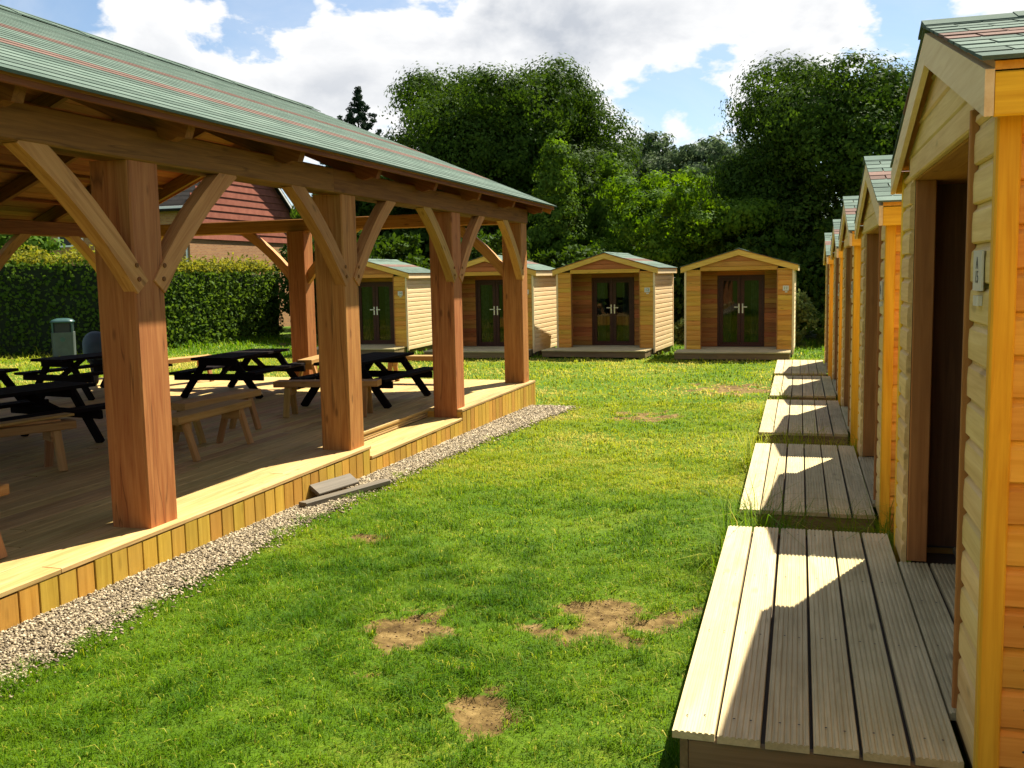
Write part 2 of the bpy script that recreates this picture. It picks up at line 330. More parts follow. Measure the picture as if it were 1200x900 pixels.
# gravel margin along the pavilion deck
GR = [(3.0, -3.56), (3.47, -3.60), (4.89, -3.70), (6.5, -3.80), (8.9, -3.82), (11, -3.72), (13.78, -3.48)]
def gravel_edge(y): return np.interp(y, [g[0] for g in GR], [g[1] for g in GR])
def make_gravel():
    mt, t, b = newmat('gravel')
    gm = N(t, 'ShaderNodeNewGeometry'); v = N(t, 'ShaderNodeTexVoronoi', i_Scale=55.0); t.links.new(gm.outputs['Position'], v.inputs['Vector'])
    sp = N(t, 'ShaderNodeSeparateColor'); t.links.new(v.outputs['Color'], sp.inputs[0])
    t.links.new(ramp(t, sp.outputs[0], ((.1, (.06, .045, .03)), (.5, (.18, .135, .085)), (.9, (.30, .24, .16)))), b.inputs['Base Color']); b.inputs['Roughness'].default_value = .9
    bp = N(t, 'ShaderNodeBump', i_Strength=.8, i_Distance=.01); bp.invert = True; t.links.new(v.outputs['Distance'], bp.inputs['Height']); t.links.new(bp.outputs[0], b.inputs['Normal'])
    ys = np.arange(-4.1, 14.25, .12); e = gravel_edge(ys)+.07*(fbm(ys*1., ys*0., 3., 5)-.5)
    V = []; 
    for k, y in enumerate(ys):
        for x in np.linspace(-4.3, e[k], 6): V.append((x, y, ground_z(x, y)+.022))
    n = 6; Fq = [(a*n+b_, a*n+b_+1, a*n+n+b_+1, a*n+n+b_) for a in range(len(ys)-1) for b_ in range(n-1)]
    tag(link('gravel_bed', mesh_from('gravel_bed', V, Fq, 'gravel')), 'narrow strip of pale gravel along the pavilion deck', None, None, 'structure')
    # loose pebbles
    mt, t, b = newmat('pebble')
    at = N(t, 'ShaderNodeAttribute', attribute_name='tone')
    t.links.new(ramp(t, at.outputs['Fac'], ((0, (.06, .044, .024)), (.35, (.185, .14, .08)), (.7, (.31, .245, .145)), (1, (.48, .40, .27)))), b.inputs['Base Color']); b.inputs['Roughness'].default_value = .8
    cnt = 46000
    y = 2.6+11.5*rng.random(cnt)**1.45; x = -4.17+rng.random(cnt)*(gravel_edge(y)+.09+.04*rng.standard_normal(cnt)+4.17)
    stray = rng.random(cnt) < .02; x = np.where(stray, gravel_edge(y)+rng.random(cnt)*.25, x)
    r = (.0045+.0075*rng.random(cnt)**2)*(1+.05*(y-3))
    ico = np.array([(1, 0, 0), (-.3, .95, 0), (-.7, -.7, .1), (.3, .1, 1), (-.1, -.1, -1)])*1.05
    fc = np.array([(0, 1, 3), (1, 2, 3), (2, 0, 3), (1, 0, 4), (2, 1, 4), (0, 2, 4)])
    sc = np.stack([1+.5*rng.random(cnt), .8+.4*rng.random(cnt), .55+.35*rng.random(cnt)], -1)*r[:, None]
    a = rng.random(cnt)*6.283; v = ico[None]*sc[:, None]*(1+.18*rng.standard_normal((cnt, 5, 1)))
    vx = v[..., 0]*np.cos(a)[:, None]-v[..., 1]*np.sin(a)[:, None]; vy = v[..., 0]*np.sin(a)[:, None]+v[..., 1]*np.cos(a)[:, None]
    tilt = (rng.random(cnt)-.5)*1.2; vz = v[..., 2]+vx*np.sin(tilt)[:, None]
    P = np.stack([vx+x[:, None], vy+y[:, None], vz+(ground_z(x, y)+.026+.3*r)[:, None]], -1).reshape(-1, 3)
    FF = (fc[None]+5*np.arange(cnt)[:, None, None]).reshape(-1, 3)
    tag(link('gravel', np_mesh('gravel', P, FF, 'pebble', np.repeat(rng.random(cnt), 5))), 'loose pale brown pebbles beside the pavilion deck', 'gravel', None, 'stuff')
make_gravel()
def make_crumbs():
    cnt = 26000; x = -3.6+3.3*rng.random(cnt); y = 3.2+3.4*rng.random(cnt); ok = rng.random(cnt) < dirt_at(x, y)**1.5*.6; x, y = x[ok], y[ok]; n = len(x)
    o = np.array([(1, 0, 0), (-.5, .85, 0), (-.5, -.85, 0), (0, 0, 1.), (0, 0, -.8)]); r = .002+.006*rng.random(n)**3
    V = (o[None]*r[:, None, None]*(1+.35*rng.standard_normal((n, 5, 3)))+np.stack([x, y, ground_z(x, y)+(fbm(x, y, 1.6, 3)-.5)*.03-.026*dirt_at(x, y)+.003], -1)[:, None]).reshape(-1, 3)
    f = np.array([(0, 1, 3), (1, 2, 3), (2, 0, 3), (1, 0, 4), (2, 1, 4), (0, 2, 4)]); Fc = (f[None]+5*np.arange(n)[:, None, None]).reshape(-1, 3)
    tag(link('soil_crumbs', np_mesh('soil_crumbs', V, Fc, 'soil')), 'crumbs of brown soil on the bare patches of lawn', 'soil', None, 'stuff')
make_crumbs()

# ------------------------------------------------------------------ timber pavilion
DK = Z0-1.6                                    # deck level
XE, XW = -4.28, -11.5                          # post centre lines
PY = [-3.29, -.39, 2.51, 5.41, 8.33, 11.2, 14.11]  # first two bays are unseen, added so their roof darkens the interior
XR, ZR = -7.89, Z0+2.82; XEV, ZEV = -3.77, Z0+1.08; YN, YS = 14.66, -3.9
SL = (ZR-ZEV)/(XEV-XR)
BB, BT = Z0+.78, Z0+1.0                        # wall plate bottom / top
PV = empty('timber_pavilion', (XR, 8.3, ground_z(XR, 8.3)), 0, 'open timber frame pavilion with green shingle roof, oak posts and raised deck', 'pavilion')
PO = Vector(PV.location)
def pbar(name, p0, p1, w, h, mat, side=None, parent=None, c=.006):
    p = parent or PV
    o = Vector(p0)-PO; q = Vector(p1)-PO
    return bar(name, o, q, w, h, mat, p, side, c)
def post(x, y, zb=None):
    pbar('post', (x, y, zb or DK-.02), (x, y, BB+.004), .30, .30, 'oak', side=(0, 1, 0), c=.012)
for y in PY:
    post(XE, y, DK-.14 if abs(y-11.2) < .01 else None); post(XW, y)
post(XR, PY[-1]); post(XR, PY[0])
# wall plates and gable ties
for x in (XE, XW):
    s = 1 if x == XE else -1
    for a, b_ in ((YS+.3, 2.30), (2.303, 8.02), (8.023, PY[-1]+.15)):
        pbar('wall_plate', (x+.057*s, a, (BB+BT)/2), (x+.057*s, b_, (BB+BT)/2), .22, BT-BB, 'oak_dark', c=.012)
for y in (PY[0], PY[-1]):
    pbar('tie_beam', (XW+.155, y, BB+.10), (XE-.068, y, BB+.10), .20, .20, 'oak', c=.012)
# curved braces with pegs
def brace(corner, d, n, thick=.10, H=.80, Lh=.92, face=.0):
    """corner: post axis under the plate; d: unit direction along the plate; n: outward normal of the frame"""
    d, n = Vector(d), Vector(n); pts = []
    p0 = Vector((0, 0, -H)) + d*.085; p1 = d*(Lh+.10) + Vector((0, 0, .05)); K = 6
    ctr = (p0+p1)/2; off = (p1-p0).normalized().cross(n); 
    if off.z < 0: off = -off
    rows = []
    for k in range(K+1):
        u = k/K; c = p0.lerp(p1, u) + off*(.055*4*u*(1-u)); tg = ((p1-p0) + off*(.055*4*(1-2*u))).normalized(); nn = tg.cross(n).normalized()
        if nn.z < 0: nn = -nn
        rows.append((c, nn))
    w = .068; V = []; c0 = rows[0][0]
    M = frame((0, 0, 0), p1-p0, n); Mi = M.inverted()
    for c, nn in rows:
        for (a, b_) in ((-w, -thick/2), (w, -thick/2), (w, thick/2), (-w, thick/2)): V.append(Mi @ (c+nn*a+n*b_-c0))
    Fc = [(4*k+i, 4*k+(i+1) % 4, 4*k+4+(i+1) % 4, 4*k+4+i) for k in range(K) for i in range(4)] + [(3, 2, 1, 0), (4*K, 4*K+1, 4*K+2, 4*K+3)]
    me = mesh_from('brace', V, Fc, 'oak_pale'); fix(me)
    o = link('brace', me, PV, Matrix.Translation(Vector(corner)-PO+c0) @ M)
    for u in (.05, .11):
        c = p0.lerp(p1, u)+off*(.055*4*u*(1-u)) - c0 + n*(thick/2-.004)
        if abs(u-.11) < .01: c += rows[1][1]*.045
        ang = [(.016*math.cos(q*math.pi/4), .016*math.sin(q*math.pi/4)) for q in range(8)]
        link('peg', prof_mesh('peg', ang, .012, 'oak_dark'), o, Mi @ frame(c, n, d))
for x, n in ((XE, (1, 0, 0)), (XW, (1, 0, 0))):
    ox = .112 if x == XE else 0
    for k, y in enumerate(PY):
        if k < len(PY)-1: brace((x+ox, y, BB), (0, 1, 0), n, .10)
        if k > 0: brace((x+ox, y, BB), (0, -1, 0), n, .10)
for y in (PY[-1],):
    for x, ds in ((XE, (-1,)), (XR, (1, -1)), (XW, (1,))):
        for d in ds: brace((x, y, BB), (d, 0, 0), (0, -1, 0), .10)
# rafters (tails with a shaped end), ridge, purlins, boarding
RY = [-3.6, -3.0, -1.6, -.2, 1.25, 2.7, 4.15, 5.59, 7.05, 8.5, 9.95, 11.4, 12.84, 14.30]
cs = math.hypot(1, SL); nrm_e = Vector((SL, 0, 1)).normalized(); dn_e = Vector((1, 0, -SL)).normalized()
def rafter_mesh(L):
    key = 'rafter%.2f' % L
    if key in CACHE: return CACHE[key]
    out = [(0, -.09), (L-.12, -.09), (L-.09, -.075), (L-.05, -.04), (L, -.03), (L, .09), (0, .09)]   # x along slope, z depth
    w = .04; V = [(a, -w, b_) for a, b_ in out]+[(a, w, b_) for a, b_ in out]; n = len(out)
    me = mesh_from('rafter', V, [(i, (i+1) % n, n+(i+1) % n, n+i) for i in range(n)]+[tuple(range(n)), tuple(range(2*n-1, n-1, -1))], 'oak_dark'); fix(me); CACHE[key] = me; return me
LS = (XEV-XR)*cs
for s in (1, -1):
    dn = Vector((s, 0, -SL)).normalized(); nm = Vector((s*SL, 0, 1)).normalized()
    for y in RY:
        p = Vector((XR, y, ZR))+dn*.03-nm*(.155); o = link('rafter', rafter_mesh(LS-.10), PV, frame(p-PO, dn, nm.cross(dn)))
    nb = 29
    for k in range(nb):                             # boarding under the shingles
        u = (k+.5)*LS/nb; a = Vector((XR, YS+.03, ZR))+dn*u-nm*(.045)-PO
        link('roof_board', prof_mesh('roof_board', rect(LS/nb-.006, .02, .003), YN-YS-.06, 'sarking'), PV, frame(a, (0, 1, 0), dn))
    for u in (.9, 1.9, 2.9, 3.75):
        a = Vector((XR, YS+.08, ZR))+dn*u-nm*.085; pbar('purlin', a, a+Vector((0, YN-YS-.16, 0)), .05, .05, 'oak_dark', side=dn)
    # shingle courses: two reddish bands
    nc = 31; ex = (LS+.03)/nc
    for k in range(nc):
        mat = 'felt_red' if k in (8, 9, 16, 17) else 'felt_green'
        p = Vector((XR, (YS+YN)/2 - (YN-YS)/2*s, ZR)) + dn*(LS+.03-k*ex) - nm*.034
        key = 'course'+mat
        if key not in CACHE:
            CACHE[key] = None
        me = prof_mesh('shingle_course', [(0, .002), (0, .020), (ex+.05, .014), (ex+.05, .004)], YN-YS, mat)
        link('shingle_course', me, PV, frame(p-PO+nm*0.0, (0, s, 0), -dn))
    e0 = Vector((XEV, 0, ZEV)) if s == 1 else Vector((2*XR-XEV, 0, ZEV))
    a = e0+Vector((-.035*s, YS+.02, -.058)); pbar('eaves_board', a, a+Vector((0, YN-YS-.04, 0)), .022, .05, 'oak_dark', side=(1, 0, 0))
    for y in (YN-.012, YS+.012):
        a = Vector((XR, y, ZR))-nm*.10+dn*.012*0; pbar('barge_board', a, a+dn*(LS-.03), .024, .13, 'oak', side=(0, 1, 0))
pbar('ridge_beam', (XR, YS+.06, ZR-.20), (XR, YN-.06, ZR-.20), .06, .2, 'oak')
for k in range(38):
    y0 = YS+k*(YN-YS)/38; L = (YN-YS)/38+.05
    prof = [(-.16, -.16*SL+.004), (0, .012), (.16, -.16*SL+.004), (.16, -.16*SL-.008), (0, 0), (-.16, -.16*SL-.008)]
    link('ridge_cap', prof_mesh('ridge_cap', prof, L, 'felt_green'), PV, frame(Vector((XR, y0, ZR+.002+.004*(k % 2)))-PO, (0, 1, -.012), (-1, 0, 0)))
# deck boards run along the building; a lower step is cut into the east edge
XD0, XD1, YD0, YD1 = -4.06, -11.75, -4.1, 14.38
SY0, SY1, SX = 8.49, 11.06, -4.52
bw = .146; k = 0; x = XD0
while x > XD1:
    segs = [(YD0, YD1)] if x-bw/2 < SX else [(YD0, SY0-.004), (SY1+.004, YD1)]
    for (a, b_) in segs:
        cuts = [a]; u = a + (3.3 if k % 2 else 4.5)
        while u < b_-1.2: cuts.append(u); u += random.uniform(3.6, 4.8)
        cuts.append(b_)
        for a0, b0 in zip(cuts[:-1], cuts[1:]):
            g = .003; xo = x-bw/2
            link('deck_board', prof_mesh('deck_board', rect(bw-.007, .03, .004), b0-a0-2*g, 'deck_pine'), PV, frame(Vector((xo, a0+g, DK-.015+random.uniform(-.0012, .0012)))-PO, (0, 1, 0), (-1, 0, 0)))
    x -= bw; k += 1
ST = DK-.105
for j in range(3):
    link('step_tread', prof_mesh('step_tread', rect(.146, .03, .004), SY1-SY0-.008, 'deck_pine'), PV, frame(Vector((XD0-.075-j*.152, SY0+.004, ST-.015))-PO, (0, 1, 0), (-1, 0, 0)))
for j in range(3):
    link('step_riser', prof_mesh('step_riser', rect(.022, .022, .004), SY1-SY0-.02, 'deck_pine'), PV, frame(Vector((SX-.002, SY0+.01, ST+.016+j*.027))-PO, (0, 1, 0), (-1, 0, 0)))
for y in (SY0-.012, SY1+.012):
    pbar('step_cheek', (XD0-.02, y, DK-.085), (SX-.02, y, DK-.085), .02, .105, 'fascia_pine')
# vertical skirting boards
def skirt(p, d, L, top_fn, n):
    k = 0; u = 0
    while u < L-.02:
        w = min(.142, L-u-.004); q = Vector(p)+Vector(d)*(u+w/2); top = top_fn(q)-random.uniform(0, .004); bot = ground_z(q.x, q.y)-.03
        link('skirting_board', prof_mesh('skirting_board', rect(w-.006, .02, .003), round(top-bot, 2), 'fascia_pine'), PV, frame(Vector((q.x, q.y, bot))-PO+Vector(n)*random.uniform(0, .003), (0, 0, 1), d)); u += .146; k += 1
skirt((XD0-.018, YD0, 0), (0, 1, 0), YD1-YD0, lambda q: (ST if SY0 < q.y < SY1 else DK)-.034, (1, 0, 0))
skirt((XD0-.03, YD1-.012, 0), (-1, 0, 0), XD0-XD1-.05, lambda q: DK-.034, (0, 1, 0))
skirt((XD0-.03, YD0+.012, 0), (-1, 0, 0), XD0-XD1-.05, lambda q: DK-.034, (0, -1, 0))
skirt((XD1+.018, YD0+.03, 0), (0, 1, 0), YD1-YD0-.05, lambda q: DK-.034, (-1, 0, 0))
pbar('deck_joist_frame', (-8.1, YD0+.1, DK-.10), (-8.1, YD1-.1, DK-.10), 7.0, .06, 'lining')

# ------------------------------------------------------------------ benches and picnic tables
def make_bench(L=1.25, h=.42):
    r = empty('timber_bench', (0, 0, 0))
    bar('seat', (-L/2, 0, h-.035), (L/2, 0, h-.035), .23, .07, 'bench_pine', r)
    for s in (-1, 1):
        for q in (-1, 1):
            bar('leg', (s*(L/2-.16), q*.175, 0.0), (s*(L/2-.16), q*.07, h-.07), .07, .045, 'bench_pine', r, side=(1, 0, 0))
        bar('leg_rail', (s*(L/2-.205), -.10, h-.12), (s*(L/2-.205), .10, h-.12), .022, .09, 'bench_pine', r)
    return r
bench0 = make_bench()
def place_bench(x, y, rz, label, first=[True]):
    o = bench0 if first[0] else copy_tree(bench0); first[0] = False
    o.location = (x, y, DK+.001); o.rotation_euler = (0, 0, rz); tag(o, label, 'bench', 'plain timber benches on the deck')
place_bench(-5.47, 7.88, R(92), 'pale timber bench just behind the front pavilion post by the sunny deck edge')
place_bench(-5.95, 8.75, R(86), 'reddish timber bench standing just beyond the pale bench by the front post')
place_bench(-5.48, 10.32, R(12), 'timber bench set across the near end of the dark table by the step')
place_bench(-6.55, 6.45, R(62), 'timber bench carrying loose boards beside the shaded dark table')
place_bench(-4.74, 4.0, R(90), 'timber bench at the deck edge whose splayed leg shows beside the front post')
place_bench(-7.35, 13.55, R(100), 'timber bench beside the middle gable post at the deck end')
place_bench(-5.75, 13.85, R(1), 'timber bench beyond the dark table, along the far edge of the deck')
place_bench(-9.6, 13.2, R(75), 'pale timber bench on the far side of the middle dark picnic table')
def make_table():
    r = empty('picnic_table', (0, 0, 0)); L = 1.7; H = .58
    for k in range(5): bar('table_plank', (-.25+k*.125, -L/2, H-.018), (-.25+k*.125, L/2, H-.018), .119, .036, 'dark_stain', r)
    for s in (-1, 1):
        for k in (-1, 1): bar('seat_plank', (s*.55+k*.058, -L/2, .362), (s*.55+k*.058, L/2, .362), .11, .036, 'dark_stain', r)
    for q in (-1, 1):
        y = q*(L/2-.22)
        for s in (-1, 1): bar('leg', (s*.60, y, 0), (s*.20, y, H-.036), .045, .095, 'dark_stain', r, side=(0, 1, 0))
        bar('seat_support', (-.68, y-.046, .30), (.68, y-.046, .30), .044, .09, 'dark_stain', r)
        bar('top_support', (-.29, y-.046, H-.08), (.29, y-.046, H-.08), .044, .085, 'dark_stain', r)
        bar('strut', (0, y-.02*q, .31), (0, y-.42*q, H-.04), .045, .07, 'dark_stain', r)
    return r
table0 = make_table()
def place_table(x, y, rz, label, first=[True]):
    o = table0 if first[0] else copy_tree(table0); first[0] = False
    o.location = (x, y, DK+.001); o.rotation_euler = (0, 0, rz); tag(o, label, 'picnic table', 'dark stained picnic tables on the deck')
place_table(-7.85, 12.25, R(3), 'dark stained picnic table between the front post and the middle gable post')
place_table(-5.6, 11.65, R(-1), 'dark stained picnic table beside the deck step')
place_table(-10.08, 11.85, R(-8), 'dark stained picnic table with a hunched person seated at it')
place_table(-7.6, 7.6, R(-10), 'dark stained picnic table in deep shade beside the bench with loose boards')
place_table(-9.6, 8.9, R(14), 'dark stained picnic table in the shaded middle of the deck')
for i, (dx, dy, a) in enumerate(((0, 0, 62), (.10, .12, 78))):
    c = Vector((-6.52+dx, 6.5+dy, DK+.42+.013+i*.025)); d = Vector((math.cos(R(a)), math.sin(R(a)), 0))*.45
    o = bar('loose_board', c-d, c+d, .14, .022, 'bench_pine'); tag(o, ('broad loose board lying on the shaded timber bench', 'loose board laid askew on top of another on a bench')[i], 'board')
# two offcuts of grey decking lying on the gravel
z = ground_z(-4, 7.5)+.055
o = bar('timber_offcut', (-3.98, 6.98, z), (-3.68, 7.98, z+.0), .09, .045, 'offcut'); tag(o, 'long weathered grey timber offcut lying flat on the gravel', 'plank')
o = bar('timber_offcut', (-4.02, 7.25, z+.06), (-3.92, 7.80, z+.055), .13, .03, 'offcut', side=(-.8, .25, .55)); tag(o, 'short weathered grey offcut propped against the deck skirting', 'plank')

# ------------------------------------------------------------------ cabins (local: front faces -y, deck top at z = 0.3)
CW, CD, RD, DZ = 2.58, 2.5, .85, .30
PWI = CW/2-.05
EAVE, PEAK = DZ+2.06, DZ+2.47
OPW, OPH = .91, DZ+1.93
HB = .1225
SID = [(0, 0), (0, HB), (-.008, HB), (-.010, HB-.012), (-.021, HB-.024), (-.0235, HB*.5), (-.0225, .006), (-.016, 0.001)]
def siding(root, p, d, n, L, z0, z1, mat='larch', parent=None, name='wall_board'):
    """lapped boards from p along d for L metres, faces pointing to n"""
    z = z0
    while z < z1-.02:
        hb = min(HB, z1-z)
        prof = [(y_, min(z_, hb)) for y_, z_ in SID] if hb >= HB-1e-4 else [(0, 0), (0, hb), (-.02, hb), (-.0225, .014), (-.010, .001)]
        m_ = frame((p[0], p[1], z), d, -Vector(n)); link(name, prof_mesh(name, prof, L, mat), parent or root, m_); z += HB
def gable_board(z0, z1, mat):
    def hw(z): return max(.02, (CW/2+.10)*(PEAK-.12-z)/(PEAK-EAVE))
    a, b_ = min(CW/2-.01, hw(z0)), min(CW/2-.01, hw(z1)); t = .022
    V = [(-a, 0, z0), (a, 0, z0), (b_, 0, z1), (-b_, 0, z1), (-a, -.012, z0), (a, -.012, z0), (b_, -t+.004, z1-.004), (-b_, -t+.004, z1-.004), (-a, -t, z0+.014), (a, -t, z0+.014)]
    me = mesh_from('gable_board', V, [(0, 1, 2, 3), (4, 5, 9, 8), (8, 9, 6, 7), (0, 1, 5, 4), (3, 2, 6, 7), (0, 3, 7, 8, 4), (1, 2, 6, 9, 5)], mat); fix(me); return me
def make_cabin(tabs):
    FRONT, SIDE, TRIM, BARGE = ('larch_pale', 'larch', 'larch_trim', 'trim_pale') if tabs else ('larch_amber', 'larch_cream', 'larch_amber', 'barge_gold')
    r = empty('timber_cabin', (0, 0, 0)); hw = CW/2
    # plinth, linings
    bar('floor_frame', (-hw+.05, CD/2+.02, DZ-.16), (hw-.05, CD/2+.02, DZ-.16), CD-.08, .24, 'lining', r)
    for s in (-1, 1):
        bar('wall_lining', (s*(hw-.03), .03, (DZ+EAVE)/2-.06), (s*(hw-.03), CD-.03, (DZ+EAVE)/2-.06), .03, EAVE-DZ-.10, 'lining', r)
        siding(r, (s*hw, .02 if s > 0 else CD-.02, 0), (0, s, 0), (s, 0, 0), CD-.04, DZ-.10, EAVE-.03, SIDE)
        # corner posts
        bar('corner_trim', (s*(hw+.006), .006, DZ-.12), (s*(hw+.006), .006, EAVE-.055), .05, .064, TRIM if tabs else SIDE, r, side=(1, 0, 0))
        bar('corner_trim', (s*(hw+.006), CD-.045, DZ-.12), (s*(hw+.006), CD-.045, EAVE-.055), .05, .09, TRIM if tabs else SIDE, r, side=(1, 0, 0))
        # front cheeks beside the porch
        L = hw-OPW-.035; x0 = -hw+.022 if s < 0 else OPW+.013
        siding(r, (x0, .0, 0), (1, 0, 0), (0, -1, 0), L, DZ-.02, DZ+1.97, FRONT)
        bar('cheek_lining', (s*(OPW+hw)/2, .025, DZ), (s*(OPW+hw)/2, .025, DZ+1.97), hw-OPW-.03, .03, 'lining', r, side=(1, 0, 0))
        if s > 0: bar('opening_batten', (s*(OPW+.012), -.022, DZ+.03), (s*(OPW+.012), -.022, OPH+.06), .022, .030, 'batten', r, side=(1, 0, 0))
        # jamb board, then the wider porch behind it
        bar('jamb_board', (s*(OPW+.012), .05, DZ+.004), (s*(OPW+.012), .05, OPH), .022, .095, 'batten', r, side=(1, 0, 0))
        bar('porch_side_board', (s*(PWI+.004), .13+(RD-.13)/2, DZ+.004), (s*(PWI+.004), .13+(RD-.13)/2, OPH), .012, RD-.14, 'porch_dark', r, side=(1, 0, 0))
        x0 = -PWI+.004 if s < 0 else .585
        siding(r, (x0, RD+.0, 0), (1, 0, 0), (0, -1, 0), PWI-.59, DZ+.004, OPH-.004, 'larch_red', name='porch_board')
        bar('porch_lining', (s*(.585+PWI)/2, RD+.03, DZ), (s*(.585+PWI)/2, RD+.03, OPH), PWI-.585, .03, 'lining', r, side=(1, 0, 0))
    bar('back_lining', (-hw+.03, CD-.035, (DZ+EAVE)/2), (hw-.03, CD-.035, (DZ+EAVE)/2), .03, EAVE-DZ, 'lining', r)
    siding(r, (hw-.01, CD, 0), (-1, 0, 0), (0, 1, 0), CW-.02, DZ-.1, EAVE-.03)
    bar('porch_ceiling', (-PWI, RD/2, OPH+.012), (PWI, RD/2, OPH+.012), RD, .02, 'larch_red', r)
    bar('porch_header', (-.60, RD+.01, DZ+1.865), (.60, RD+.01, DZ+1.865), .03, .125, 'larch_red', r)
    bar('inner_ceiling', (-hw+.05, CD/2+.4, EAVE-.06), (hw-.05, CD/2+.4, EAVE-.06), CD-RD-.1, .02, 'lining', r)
    # header and gable boards
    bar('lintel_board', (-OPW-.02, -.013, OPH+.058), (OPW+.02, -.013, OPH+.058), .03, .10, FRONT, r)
    z = OPH+.11
    while z < PEAK-.17:
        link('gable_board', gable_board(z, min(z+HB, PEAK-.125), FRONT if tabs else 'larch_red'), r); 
        link('gable_board', gable_board(z, min(z+HB, PEAK-.125), 'larch'), r, frame((0, CD, 0), (-1, 0, 0), (0, -1, 0))); z += HB
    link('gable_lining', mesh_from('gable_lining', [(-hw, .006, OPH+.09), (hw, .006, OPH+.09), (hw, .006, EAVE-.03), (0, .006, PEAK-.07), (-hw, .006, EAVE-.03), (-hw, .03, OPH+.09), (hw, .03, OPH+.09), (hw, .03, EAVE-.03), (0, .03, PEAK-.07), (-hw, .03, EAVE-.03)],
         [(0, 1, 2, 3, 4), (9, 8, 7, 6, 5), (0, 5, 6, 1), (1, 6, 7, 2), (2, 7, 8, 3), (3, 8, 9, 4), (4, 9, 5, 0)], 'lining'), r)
    # roof
    OH, FY, BY = .12, -.075, CD+.06; ex_ = hw+OH; sl = (PEAK-EAVE)/ex_; c_ = math.hypot(1, sl); LSc = ex_*c_
    roof = link('roof', mesh_from('roof', [(-ex_+.01, FY+.025, EAVE-.035), (0, FY+.025, PEAK-.035), (ex_-.01, FY+.025, EAVE-.035), (-ex_+.01, FY+.025, EAVE-.012), (0, FY+.025, PEAK-.012), (ex_-.01, FY+.025, EAVE-.012)] +
                                       [(-ex_+.01, BY, EAVE-.035), (0, BY, PEAK-.035), (ex_-.01, BY, EAVE-.035), (-ex_+.01, BY, EAVE-.012), (0, BY, PEAK-.012), (ex_-.01, BY, EAVE-.012)],
                [(0, 1, 4, 3), (1, 2, 5, 4), (6, 9, 10, 7), (7, 10, 11, 8), (0, 6, 7, 1), (1, 7, 8, 2), (3, 4, 10, 9), (4, 5, 11, 10), (0, 3, 9, 6), (2, 8, 11, 5)], 'larch'), r)
    nc = 11; e_ = (LSc+.02)/nc
    for s in (1, -1):
        dn = Vector((s, 0, -sl)).normalized(); nm = Vector((s*sl, 0, 1)).normalized()
        for k in range(nc):
            mat = 'felt_red' if k in (5, 6) else 'felt_green'
            if tabs:
                wt = .205; y = FY-.012 - (.10 if k % 2 else 0)
                while y < BY-.02:
                    a, b_ = max(y, FY-.012), min(y+wt, BY+.01)
                    if b_-a > .03:
                        p = Vector((0, a if s == 1 else b_, PEAK)) + dn*(LSc+.02-k*e_+random.uniform(-.003, .003)) - nm*(.012-random.uniform(0, .003))
                        link('shingle', prof_mesh('shingle', [(0, .002), (0, .014), (e_+.03, .010), (e_+.03, .003)], round(b_-a-.008, 3), mat), roof, frame(p, (0, s, 0), -dn))
                    y += wt
            else:
                p = Vector((0, FY-.012 if s == 1 else BY+.01, PEAK))+dn*(LSc+.02-k*e_)-nm*.012
                link('shingle_course', prof_mesh('shingle_course', [(0, .002), (0, .014), (e_+.03, .010), (e_+.03, .003)], BY-FY+.022, mat), roof, frame(p, (0, s, 0), -dn))
        a = Vector((0, FY+.012, PEAK-.095)); d_ = Vector((s*(ex_-.004), 0, -(PEAK-EAVE)))
        me = mesh_from('barge_board', [(0, -.012, .062), (0, .012, .062), (d_.x, .012, d_.z+.062), (d_.x, -.012, d_.z+.062), (0, -.012, -.062), (0, .012, -.062), (d_.x, .012, d_.z-.062), (d_.x, -.012, d_.z-.062)],
                       [(0, 1, 2, 3), (7, 6, 5, 4), (0, 3, 7, 4), (1, 5, 6, 2), (3, 2, 6, 7), (0, 4, 5, 1)], BARGE); fix(me)
        link('barge_board', me, r, Matrix.Translation(a)); link('barge_board', me, r, Matrix.Translation(a+Vector((0, BY-FY-.03, 0))))
        bar('eaves_fascia', (s*(ex_-.018), FY+.026, EAVE-.098), (s*(ex_-.018), BY-.03, EAVE-.098), .022, .118, TRIM if tabs else SIDE, r)
    for k in range(8):
        L = (BY-FY+.02)/8+.02; y0 = FY-.014+k*(BY-FY+.02)/8
        prof = [(-.11, -.11*sl+.004), (0, .014), (.11, -.11*sl+.004), (.11, -.11*sl-.006), (0, .004), (-.11, -.11*sl-.006)]
        link('ridge_cap', prof_mesh('ridge_cap', prof, L, 'felt_green'), roof, frame((0, y0, PEAK+.004+.004*(k % 2)), (0, 1, 0), (-1, 0, 0)))
    # double glazed door
    df = link('door_frame', mesh_from('door_frame', *frame_mesh(-.58, .58, DZ+.01, DZ+1.82, .05, RD-.035, RD+.04), 'door_brown'), r)
    for s in (-1, 1):
        x0, x1 = (-.526, -.004) if s < 0 else (.004, .526)
        leaf = link('door', mesh_from('door', *frame_mesh(x0, x1, DZ+.03, DZ+1.765, .085, RD-.02, RD+.025), 'door_brown'), r)
        link('pane', mesh_from('pane', [(x0+.08, RD, DZ+.11), (x1-.08, RD, DZ+.11), (x1-.08, RD, DZ+1.685), (x0+.08, RD, DZ+1.685)], [(0, 1, 2, 3)], 'glass'), leaf)
        hx = s*.046; V, Fc = [], []
        def bx(a, b_):
            i = len(V); V.extend([(x_, y_, z_) for x_ in (a[0], b_[0]) for y_ in (a[1], b_[1]) for z_ in (a[2], b_[2])])
            Fc.extend([tuple(i+q for q in f) for f in ((0, 1, 3, 2), (4, 6, 7, 5), (0, 4, 5, 1), (2, 3, 7, 6), (0, 2, 6, 4), (1, 5, 7, 3))])
